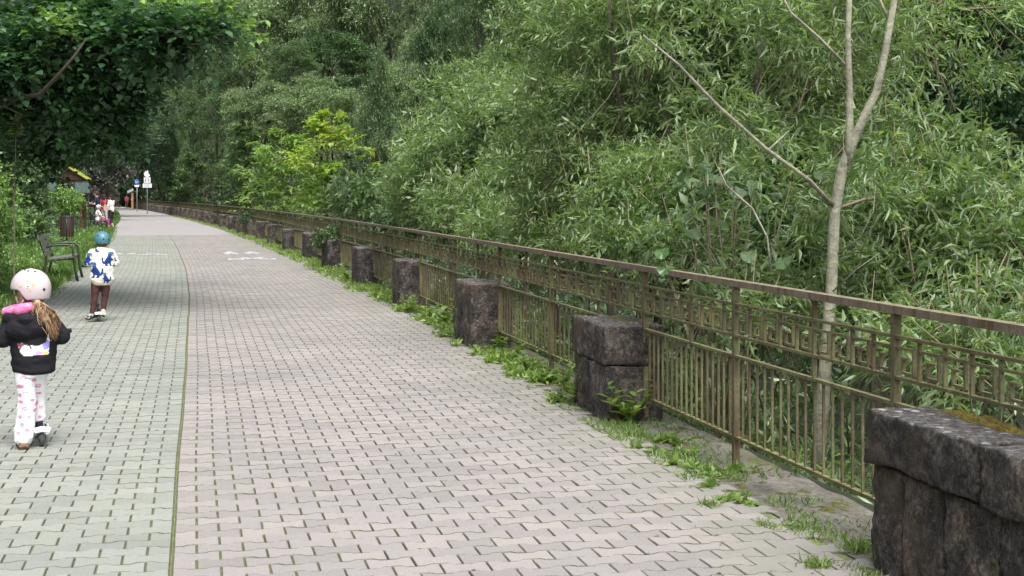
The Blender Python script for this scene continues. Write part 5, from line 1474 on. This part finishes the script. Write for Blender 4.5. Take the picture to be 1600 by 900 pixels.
# ------------------------------------------------------------------ boy
DINO = [(-.42, .40), (-.34, .50), (-.05, .52), (.06, .44), (.08, .30), (.06, .20), (.18, .08), (.30, -.10), (.34, -.22), (.40, -.10), (.40, .08), (.50, .18), (.56, .0), (.52, -.22), (.42, -.36), (.28, -.38), (.26, -.50), (.04, -.50), (.08, -.42), (.08, -.34), (-.04, -.34), (-.06, -.50), (-.28, -.50), (-.22, -.42), (-.16, -.30), (-.24, -.12), (-.36, -.10), (-.34, -.02), (-.24, .02), (-.20, .14), (-.18, .22), (-.40, .24), (-.42, .30), (-.16, .32), (-.42, .34)]
def boy():
    v = 197.; Y = FP*HC/v; X = (152-800)*HC/v
    root = empty('person', (X, Y, 0), math.atan2(-X, Y))
    tag(root, 'child with teal helmet, cream sweatshirt with blue dinosaurs and maroon trousers riding a scooter', 'person', 'children riding scooters')
    hc = (.052, .03, .985); sk = MB(); head_parts(sk, hc, .078, R(20), 1); sk.capsule((.05, .0, .88), (.052, .02, .94), .038, .034)
    sk.rings([(.05, 0, .47, .085, .065), (.05, 0, .60, .09, .065), (.05, 0, .75, .10, .06), (.05, 0, .86, .10, .055), (.05, 0, .90, .045, .045)])
    for a, b, c in (((-.06, 0, .84), (-.10, .02, .74), (-.06, .28, .74)), ((.165, 0, .84), (.205, .02, .73), (.15, .28, .74))):
        sk.capsule(a, b, .036, .030); sk.capsule(b, c, .030, .021); finger_hand(sk, c, (0, 1, 0), (0, 0, 1), .125, .8)
    legs = (((-.012, 0, .50), (-.03, .0, .30), (-.055, 0, .12), (.0, .06, .09)), ((.10, 0, .50), (.09, .03, .30), (.070, .02, .14), (.075, .12, .10)))
    for a, b, c, f in legs: sk.capsule(a, b, .055, .036); sk.capsule(b, c, .036, .025); sk.capsule(c, f, .025, .022)
    melt('body', sk, .009, M['skin'], root, None, 3); eyes(root, hc, .078, R(20))
    tr = MB(); tr.rings([(.045, 0, .44, .10, .075), (.045, 0, .54, .09, .07)])
    for a, b, c, f in legs: tr.capsule(a, b, .062, .045); tr.capsule(b, c, .045, .034)
    melt('trousers', tr, .008, M['cloth'], root, lambda p: (.075, .035, .032), 3, .006, 10)
    jk = MB(); jk.rings([(.052, 0, .452, .105, .075), (.052, 0, .475, .115, .085), (.055, 0, .52, .145, .105), (.055, 0, .62, .145, .105), (.052, 0, .75, .138, .095), (.05, 0, .84, .125, .08), (.05, 0, .895, .085, .06), (.05, 0, .925, .048, .045)], 24)
    for a, b, c in (((-.055, 0, .835), (-.105, .0, .735), (-.07, .22, .735)), ((.16, 0, .835), (.215, .0, .725), (.155, .22, .735))): jk.capsule(a, b, .062, .054); jk.capsule(b, c, .054, .034)
    dn = [(-.022, .64, .19, 1), (.135, .775, .17, -1), (.100, .545, .13, 1), (-.115, .775, .15, -1), (-.010, .885, .07, 1), (.215, .765, .05, 1), (.195, .70, .04, -1)]
    def jc(p):
        if p[1] < .05:
            for x, z, h, sg in dn:
                if abs(p[0]-x) < h*.6 and abs(p[2]-z) < h*.6:
                    u, w_ = (p[0]-x)/h*sg*1.1, (p[2]-z)/h
                    if pip(u, w_, DINO): return (.012, .040, .19) if w_ < .25 else (.05, .12, .26)
        return (.70, .66, .56) if p[2] > .485 else (.62, .57, .46)
    melt('sweatshirt', jk, .0055, M['cloth'], root, jc, 4, .009, 8)
    hr = MB(); hr.ell((.055, .005, .975), (.075, .08, .075)); melt('hair', hr, .008, M['hair_brown'], root, None, 3)
    lace = lambda p: (.06, .06, .055) if (p[2] < .085 and noise.noise((p[0]*30, p[1]*30, p[2]*50)) > -.25) else (.42, .42, .34)
    sh = MB(); sh.capsule((-.115, -.03, .055), (-.01, .05, .085), .032, .032); sh.capsule((-.06, .0, .09), (-.055, .0, .12), .034, .030); melt('shoe', sh, .006, M['cloth'], root, lace, 3)
    sh = MB(); sh.capsule((.082, .0, .085), (.068, .13, .105), .032, .032); sh.capsule((.072, .01, .10), (.07, .01, .14), .034, .030); melt('shoe', sh, .006, M['cloth'], root, lace, 3)
    r3 = (.100, .118, .108); h, c, Mz = helmet(root, (.055, .035, 1.010), r3, R(20), M['teal'], -.35)
    for a, e in ((277, 5), (318, 2), (235, 30)):
        p, n = on_helmet(c, Mz, r3, a-20, e); n = Mz @ n; p = c+Mz @ (p-c); dot(h, 'vent', p, n, .010, .010, M['black'])
    mb = MB()
    for q in ([(-.035, .05, .95), (.0, .07, .90), (.03, .08, .885)], [(.0, -.04, .965), (.02, .0, .92), (.03, .06, .885)]): mb.tube([Vector(a) for a in q], .005, 6)
    mb.obj('chin_strap', M['black'], root, True)
    return X, Y
bx, by = boy()
scooter('kick_scooter', 'small scooter with white deck under the child in the dinosaur sweatshirt', bx+.02, by+.0, math.atan2(-bx, by)+R(1), M['white'], 1.)

# ------------------------------------------------------------------ grown-ups further on
def adult(px, py, h, yaw, label, top, bot, hair, pose='stand', sleeves='short', legs='long', group=None, shoe=(.03, .03, .03), extras=None, lean=0., seat=.44):
    v = py-306.; Y = FP*HC/v; X = (px-800)*HC/v; k = h/1.75
    root = empty('person', (X, Y, 0), yaw); tag(root, label, 'person', group)
    S_ = lambda p: Vector(p)*k
    if pose == 'sit':
        pel, ch, nk, hd = (0, -.05, .52), (0, -.08, .80), (0, -.07, 1.0), (0, -.02, 1.15)
        lg = [((-.09, 0, .52), (-.11, .42, .50), (-.11, .46, .09), (-.11, .62, .05)), ((.09, 0, .52), (.11, .42, .50), (.11, .46, .09), (.11, .62, .05))]
        ar = [((-.19, -.07, .95), (-.24, .06, .70), (-.12, .26, .62)), ((.19, -.07, .95), (.24, .06, .70), (.12, .26, .62))]
    else:
        pel, ch, nk, hd = (0, 0, .95), (0, 0, 1.25), (0, 0, 1.46), (0, .03, 1.62)
        st_ = .06 if pose == 'stand' else .22
        lg = [((-.09, 0, .93), (-.10, .03, .50), (-.10, -st_*.8, .09), (-.11, .13-st_*.8, .04)), ((.09, 0, .93), (.11, .04, .50), (.11, st_, .09), (.12, .15+st_, .04))]
        if pose == 'arms': ar = [((-.20, 0, 1.40), (-.26, .05, 1.13), (-.08, .26, 1.15)), ((.20, 0, 1.40), (.26, .05, 1.13), (.06, .27, 1.20))]
        else: ar = [((-.20, 0, 1.40), (-.25, -.02, 1.12), (-.20, .16, 1.02)), ((.20, 0, 1.40), (.25, -.02, 1.12), (.22, .06, .90))]
    sk = MB(); head_parts(sk, S_(hd), .115*k, 0, 1); sk.capsule(S_(nk), S_(hd)-Vector((0, 0, .06*k)), .055*k, .05*k)
    z0, z1 = pel[2]*k, nk[2]*k; y0, y1 = pel[1]*k, nk[1]*k
    tor = [(0, y0, z0-.10*k, .13*k, .10*k), (0, y0, z0+.02*k, .165*k, .12*k), (0, (y0+y1)/2, z0+.18*k, .135*k, .10*k), (0, y1, z1-.17*k, .175*k, .115*k), (0, y1, z1-.06*k, .16*k, .09*k), (0, y1, z1, .06*k, .06*k)]
    sk.rings(tor)
    for a, b, c in ar:
        sk.capsule(S_(a), S_(b), .050*k, .040*k); sk.capsule(S_(b), S_(c), .040*k, .026*k); finger_hand(sk, S_(c), S_(c)-S_(b), (0, 0, 1), .18*k, .5)
    for a, b, c, f in lg: sk.capsule(S_(a), S_(b), .085*k, .055*k); sk.capsule(S_(b), S_(c), .055*k, .036*k); sk.capsule(S_(c), S_(f), .034*k, .03*k)
    melt('body', sk, .016, M['skin'], root, None, 2); eyes(root, S_(hd), .115*k, 0)
    tp = MB(); tp.rings([(a, b, c, d+.018*k, e+.018*k) for a, b, c, d, e in tor])
    for a, b, c in ar:
        m_ = S_(a).lerp(S_(b), .6 if sleeves == 'short' else 1); tp.capsule(S_(a), m_, .068*k, .058*k)
        if sleeves == 'long': tp.capsule(S_(b), S_(b).lerp(S_(c), .9), .055*k, .038*k)
    melt('shirt', tp, .016, M['cloth'], root, lambda p: top, 2, .008, 6)
    bt = MB(); bt.rings([(0, y0, z0-.12*k, .16*k, .12*k), (0, y0, z0+.06*k, .165*k, .125*k)])
    for a, b, c, f in lg:
        if legs == 'long': bt.capsule(S_(a), S_(b), .102*k, .075*k); bt.capsule(S_(b), S_(b).lerp(S_(c), .92), .075*k, .060*k)
        elif legs == 'short': bt.capsule(S_(a), S_(a).lerp(S_(b), .8), .105*k, .09*k)
        else: bt.capsule(S_(a), S_(b), .10*k, .075*k); bt.capsule(S_(b), S_(b).lerp(S_(c), .45), .075*k, .065*k)
    melt('trousers', bt, .016, M['cloth'], root, lambda p: bot, 2, .008, 6)
    for a, b, c, f in lg:
        sh = MB(); sh.capsule(S_(c)-Vector((0, .03*k, .045*k)), S_(f), .045*k, .042*k); melt('shoe', sh, .014, M['cloth'], root, lambda p: shoe, 2)
    hr = MB(); hr.ell(S_(hd)+Vector((0, -.02*k, .035*k)), (.108*k, .118*k, .112*k))
    if extras == 'long_hair': hr.ell(S_(hd)+Vector((0, -.08*k, -.10*k)), (.10*k, .06*k, .16*k))
    melt('hair', hr, .014, M['cloth'], root, lambda p: hair, 2)
    if extras == 'cap':
        mb = MB(); mb.ell(S_(hd)+Vector((0, -.01*k, .05*k)), (.118*k, .128*k, .10*k), None, 16, 6, 0, 90); mb.ell(S_(hd)+Vector((0, .12*k, .055*k)), (.08*k, .09*k, .012*k)); mb.obj('sun_hat', M['white'], root, True)
    return root, X, Y
adult(151, 357.5, 1.78, R(95), 'man in dark blue shirt and dark trousers standing behind the farther bench', (.018, .038, .075), (.035, .05, .07), (.10, .06, .04), 'arms', 'short', 'long', 'people gathered at the farther bench')
adult(163, 352, 1.62, R(-20), 'person in red top standing between the man in blue and the woman in white', (.36, .04, .05), (.5, .46, .43), (.04, .025, .02), 'stand', 'short', 'long', 'people gathered at the farther bench', extras='long_hair')
adult(174, 357.5, 1.62, R(75), 'woman in white jacket and dark cropped trousers standing beside the bench', (.72, .70, .68), (.03, .028, .032), (.035, .022, .02), 'arms', 'long', 'cropped', 'people gathered at the farther bench', extras='long_hair')
sx_, sy_ = None, None
adult(155, 359.5, 1.55, R(-62), 'person in pale clothes and white hat sitting on the farther bench with magenta trousers', (.72, .68, .62), (.42, .05, .25), (.5, .48, .45), 'sit', 'long', 'cropped', 'people gathered at the farther bench', extras='cap')
adult(198, 325, 1.7, R(10), 'person in pink top standing behind the brown post at the far end of the path', (.55, .12, .18), (.25, .12, .07), (.05, .03, .02), 'walk', 'short', 'long', 'people near the dark end of the path')
adult(184, 325.5, 1.7, R(180), 'shadowed person with bare arms walking out of the dark end of the path', (.22, .16, .13), (.04, .035, .04), (.05, .03, .02), 'walk', 'short', 'short', 'people near the dark end of the path')
# handbag of the woman
mb = MB(); v = 51.5; Y = FP*HC/v; X = (174-800)*HC/v
o = MB().box((0, 0, 0), (.26, .12, .2)).box((0, .0, .11), (.2, .02, .02)).tube([(-.10, 0, .10), (-.06, 0, .40), (.06, 0, .40), (.10, 0, .10)], .012, 6).obj('handbag', simple_mat('beige canvas', (.45, .36, .27), .8)); o.location = (X-.16, Y-.22, .98)
tag(o, 'small beige bag held at the side of the woman in white', 'bag')

# ------------------------------------------------------------------ benches
def bench(label, x, y, rz, L_=1.5):
    """front faces local +x; long axis local y"""
    t = empty('park_bench', (x, y, 0), rz); tag(t, label, 'bench', 'park benches beside the path')
    for i in range(5):
        mb = MB(); mb.box((-.02-.095*i, L_/2, .44-.012*i), (.078, L_, .028)); mb.obj('seat_slat', M['slat'], t)
    for i in range(4):
        mb = MB(); a = R(14); mb.box((-.475-.028*i*1.0, L_/2, .50+.095*i), (.022, L_, .078), M=Matrix.Rotation(-a, 3, 'Y')); mb.obj('back_slat', M['slat'], t)
    for yv_ in (.08, L_-.08):
        mb = MB()
        mb.tube([(.09, yv_, .0), (.045, yv_, .20), (.02, yv_, .42), (.0, yv_, .60), (-.05, yv_, .655), (-.14, yv_, .66), (-.30, yv_, .655), (-.46, yv_, .62)], [.026, .024, .022, .022, .022, .022, .02, .018], 8)
        mb.obj('armrest', M['metal_dark'], t, True)
        mb = MB(); mb.tube([(.02, yv_, .41), (-.2, yv_, .405), (-.44, yv_, .385)], .020, 8); mb.tube([(-.62, yv_, .82), (-.52, yv_, .60), (-.45, yv_, .40), (-.50, yv_, .2), (-.54, yv_, 0)], [.016, .02, .022, .022, .022], 8); mb.obj('leg', M['metal_dark'], t, True)
    return t
v = 134.; s, t_ = at_px(113, 440); x, y, a = frame(s, t_)
bench('empty dark slatted park bench standing in the grass beside the path', x, y, a, 1.5)
s, t_ = at_px(160, 360); x, y, a = frame(s, t_); bench('farther park bench where a person in a white hat is sitting', x+.2, y-.2, a+R(8), 1.6)

# ------------------------------------------------------------------ litter bin
def bin_(px, py_top, Y):
    x = (px-800)*Y/FP; gz = ground_z(x, Y); t = empty('litter_bin', (x, Y, gz)); tag(t, 'dark slatted litter bin standing in the grass behind the first bench', 'litter bin')
    zt = HC-(py_top-306)*Y/FP-gz; n = 16; h = .64
    mb = MB(); mb.tube([(0, 0, zt-h+.02), (0, 0, zt-.03)], .19, 20); mb.obj('liner', M['metal_dark'], t, True)
    for i in range(n):
        a = 2*math.pi*i/n; mb = MB(); mb.box((.205*math.cos(a), .205*math.sin(a), zt-h/2), (.018, .058, h), a); mb.obj('slat', M['wood_dark'] if i % 3 else M['metal_dark'], t)
    mb = MB(); mb.tube([(0, 0, 0), (0, 0, zt-h+.03)], .035, 10); mb.obj('leg', M['metal_dark'], t, True)
    mb = MB()
    for k in range(20):
        a = 2*math.pi*k/20; b = 2*math.pi*(k+1)/20; mb.tube([(.2*math.cos(a), .2*math.sin(a), zt), (.2*math.cos(b), .2*math.sin(b), zt)], .018, 6, False)
    mb.obj('rim', M['metal_dark'], t, True)
bin_(105, 338, 47)

# ------------------------------------------------------------------ shelter with mossy roof, display panel
def shelter():
    Y = 62.; x = (112-800)*Y/FP; gz = ground_z(x, Y); t = empty('info_shelter', (x, Y, gz), R(8)); tag(t, 'small dark wooden shelter with bright mossy gable roof left of the path', 'shelter')
    zr = HC+(306-264)*Y/FP-gz
    def roof(sg, mat, nm):
        mb = MB()
        W_, D_ = .74, 1.5; M_ = Matrix.Rotation(sg*R(34), 3, 'Y')
        for r_ in range(6):
            for c_ in range(7):
                mb.box(Vector((sg*(.08+.115*r_)*.98, -D_/2+.107+c_*.215, zr-.03-(.07+.115*r_)*.62+.012*(r_ % 2))), (.15, .2, .025), M=M_)
        o = mb.obj(nm, mat, t); tag(o, kind='stuff')
    roof(-1, M['wood_dark'], 'roof_shingles'); roof(1, M['wood_dark'], 'roof_shingles')
    mp = MB(); M_ = Matrix.Rotation(R(34), 3, 'Y')
    for k in range(60):
        u = .02+.70*random.random(); yv_ = random.uniform(-.72, .4) if k % 3 else -.70; mp.ell((u*.98, yv_, zr+.0-u*.62+.02), (random.uniform(.10, .16), random.uniform(.08, .16), .045), M_, 10, 5)
    o = mp.obj('roof_moss', M['roof_moss'], t, True)
    mp = MB(); mp.tube([(0, -.8, zr+.02), (0, .8, zr+.02)], .04, 8); mp.obj('ridge_cap', M['roof_moss'], t)
    for sx in (-.45, .45):
        for sy in (-.55, .55): mb = MB(); mb.box((sx, sy, (zr-.42)/2), (.1, .1, zr-.42)); mb.obj('post', M['wood_dark'], t)
    mb = MB(); mb.add([(-.66, -.70, zr-.46), (.66, -.70, zr-.46), (0, -.70, zr-.06), (-.66, -.66, zr-.46), (.66, -.66, zr-.46), (0, -.66, zr-.06)], [(0, 1, 2), (5, 4, 3), (0, 3, 4, 1), (1, 4, 5, 2), (2, 5, 3, 0)]); mb.obj('gable', M['wood_dark'], t)
    mb = MB(); mb.box((0, 0, zr-.5), (1.15, 1.3, .08)); mb.obj('beam', M['wood_dark'], t)
    Y2 = 58.; x2 = (129-800)*Y2/FP; gz = ground_z(x2, Y2); d = empty('display_case', (x2, Y2, gz)); tag(d, 'dull glass display case on legs right of the mossy roofed shelter', 'display case')
    z0, z1 = HC+(306-301)*Y2/FP-gz, HC+(306-284)*Y2/FP-gz
    mb = MB(); mb.box((0, 0, (z0+z1)/2), (.56, .04, z1-z0)); mb.obj('glass_pane', M['glass'], d)
    mb = MB()
    for sx in (-.3, .3): mb.box((sx, 0, (z0+z1)/2), (.035, .07, z1-z0+.06))
    for z in (z0-.015, z1+.015): mb.box((0, 0, z), (.565, .07, .035))
    mb.obj('frame', M['metal_dark'], d)
    for sx in (-.24, .24): mb = MB(); mb.tube([(sx, 0, 0), (sx, 0, z0-.03)], .022, 8); mb.obj('leg', M['metal_dark'], d)
    # round mirror-like disc on a pole at the hedge
    Y3 = 50.; x3 = (82-800)*Y3/FP; gz = ground_z(x3, Y3); d = empty('round_sign', (x3, Y3, gz)); tag(d, 'grey round sign seen from behind among the hedge leaves', 'sign')
    zc = HC+(306-291)*Y3/FP-gz; mb = MB(); mb.tube([(0, -.01, zc), (0, .02, zc)], .15, 20); mb.obj('disc', M['glass'], d); mb = MB(); mb.tube([(0, .04, 0), (0, .04, zc)], .018, 8); mb.obj('pole', M['metal_dark'], d)
shelter()

# ------------------------------------------------------------------ signs
def rounded(mb, cx, cz, w_, h, th=.02, r=.03, y=0.):
    pts = []
    for (sx, sz, a0) in ((1, 1, 0), (-1, 1, 90), (-1, -1, 180), (1, -1, 270)):
        for k in range(4):
            a = R(a0+30*k); pts.append((cx+sx*(w_/2-r)+r*math.cos(a), cz+sz*(h/2-r)+r*math.sin(a)))
    n = len(pts); V = [(p[0], y-th, p[1]) for p in pts]+[(p[0], y, p[1]) for p in pts]
    mb.add(V, [tuple(range(n)), tuple(range(2*n-1, n-1, -1))]+[(i, n+i, n+(i+1) % n, (i+1) % n) for i in range(n)])
def disc(mb, cx, cz, r, y0, y1): mb.tube([(cx, y0, cz), (cx, y1, cz)], r, 24)
def signs():
    Y = 128.; x = (230-800)*Y/FP; t = empty('sign_post', (x, Y, 0)); tag(t, 'post with a round white sign above two white plates at the far railing', 'sign', 'road signs at the far end of the path'); q = Y/FP
    zz = lambda py: HC+(306-py)*q
    mb = MB(); mb.tube([(0, 0, 0), (0, 0, zz(266))], .04, 10); mb.obj('pole', M['grey_metal'], t, True)
    mb = MB(); disc(mb, .02, zz(272), 5.2*q, -.07, -.045); f = mb.obj('round_plate', M['sign_white'], t)
    mb = MB(); n = 24
    for k in range(n):
        a, b = 2*math.pi*k/n, 2*math.pi*(k+1)/n; mb.box((.02+4.9*q*math.cos((a+b)/2), -.073, zz(272)+4.9*q*math.sin((a+b)/2)), (.03, .004, 5*q*2*math.pi/n*1.05), M=Matrix.Rotation(-(a+b)/2, 3, 'Y'))
    mb.obj('ring_print', simple_mat('pale rim print', (.62, .55, .56), .5), f)
    for zc, w_, h, lines in ((281.5, 10.5, 8.5, 3), (290, 14.2, 6.5, 2)):
        mb = MB(); rounded(mb, .02, zz(zc), w_*q, h*q, .025, .03, -.045); p = mb.obj('plate', M['sign_white'], t)
        mb = MB()
        if lines == 3:
            mb.box((-.12, -.073, zz(zc)-.02), (.10, .004, .22)); mb.box((.14, -.073, zz(zc)-.02), (.10, .004, .22)); mb.box((.02, -.073, zz(zc)+.13), (.34, .004, .03))
        else:
            for k in range(2): mb.box((.02-.03*k, -.073, zz(zc)+.06-.11*k), ((.55-.1*k), .004, .035))
        mb.obj('print', M['grey_metal'], p)
    Y = 145.; x = (214-800)*Y/FP; t = empty('sign_post', (x, Y, 0)); tag(t, 'post with a square blue sign over a small white plate beside the brown post', 'sign', 'road signs at the far end of the path'); q = Y/FP
    mb = MB(); mb.tube([(0, 0, 0), (0, 0, zz2(280, q))], .04, 10); mb.obj('pole', M['grey_metal'], t, True)
    mb = MB(); rounded(mb, 0, zz2(284.5, q), 8*q, 7*q, .025, .04, -.045); p = mb.obj('blue_plate', M['sign_blue'], t)
    mb = MB(); c = zz2(284.5, q)
    mb.tube([(-.08, -.073, c+.11), (-.08, -.07, c+.11)], .035, 10); mb.box((-.08, -.073, c+.0), (.06, .004, .14)); mb.box((-.11, -.0731, c-.10), (.03, .004, .1)); mb.box((-.055, -.0732, c-.10), (.03, .004, .1)); mb.box((.09, -.073, c+.02), (.10, .004, .03)); mb.box((.09, -.0732, c-.05), (.03, .004, .12)); mb.obj('print', M['sign_white'], p)
    mb = MB(); rounded(mb, 0, zz2(290.5, q), 7*q, 3.2*q, .025, .03, -.045); mb.obj('white_plate', M['sign_white'], t)
    Y = 162.; q = Y/FP; x = (207-800)*q; t = empty('info_post', (x, Y, 0)); tag(t, 'orange brown wooden post with a tilted grey roof board at the end of the railing', 'signpost')
    mb = MB(); mb.box((.0, 0, .95), (.22, .18, 1.9)); mb.obj('post', M['wood_light'], t)
    mb = MB(); mb.box((-.22, -.02, 2.08), (.70, .5, .05), M=Matrix.Rotation(R(-24), 3, 'Y') @ Matrix.Rotation(R(38), 3, 'X')); mb.obj('roof_board', M['grey_metal'], t)
    mb = MB(); mb.box((-.02, -.11, 1.25), (.14, .02, .5)); mb.obj('notice', simple_mat('faded notice', (.42, .25, .16), .6), t)
def zz2(py, q): return HC+(306-py)*q
signs()
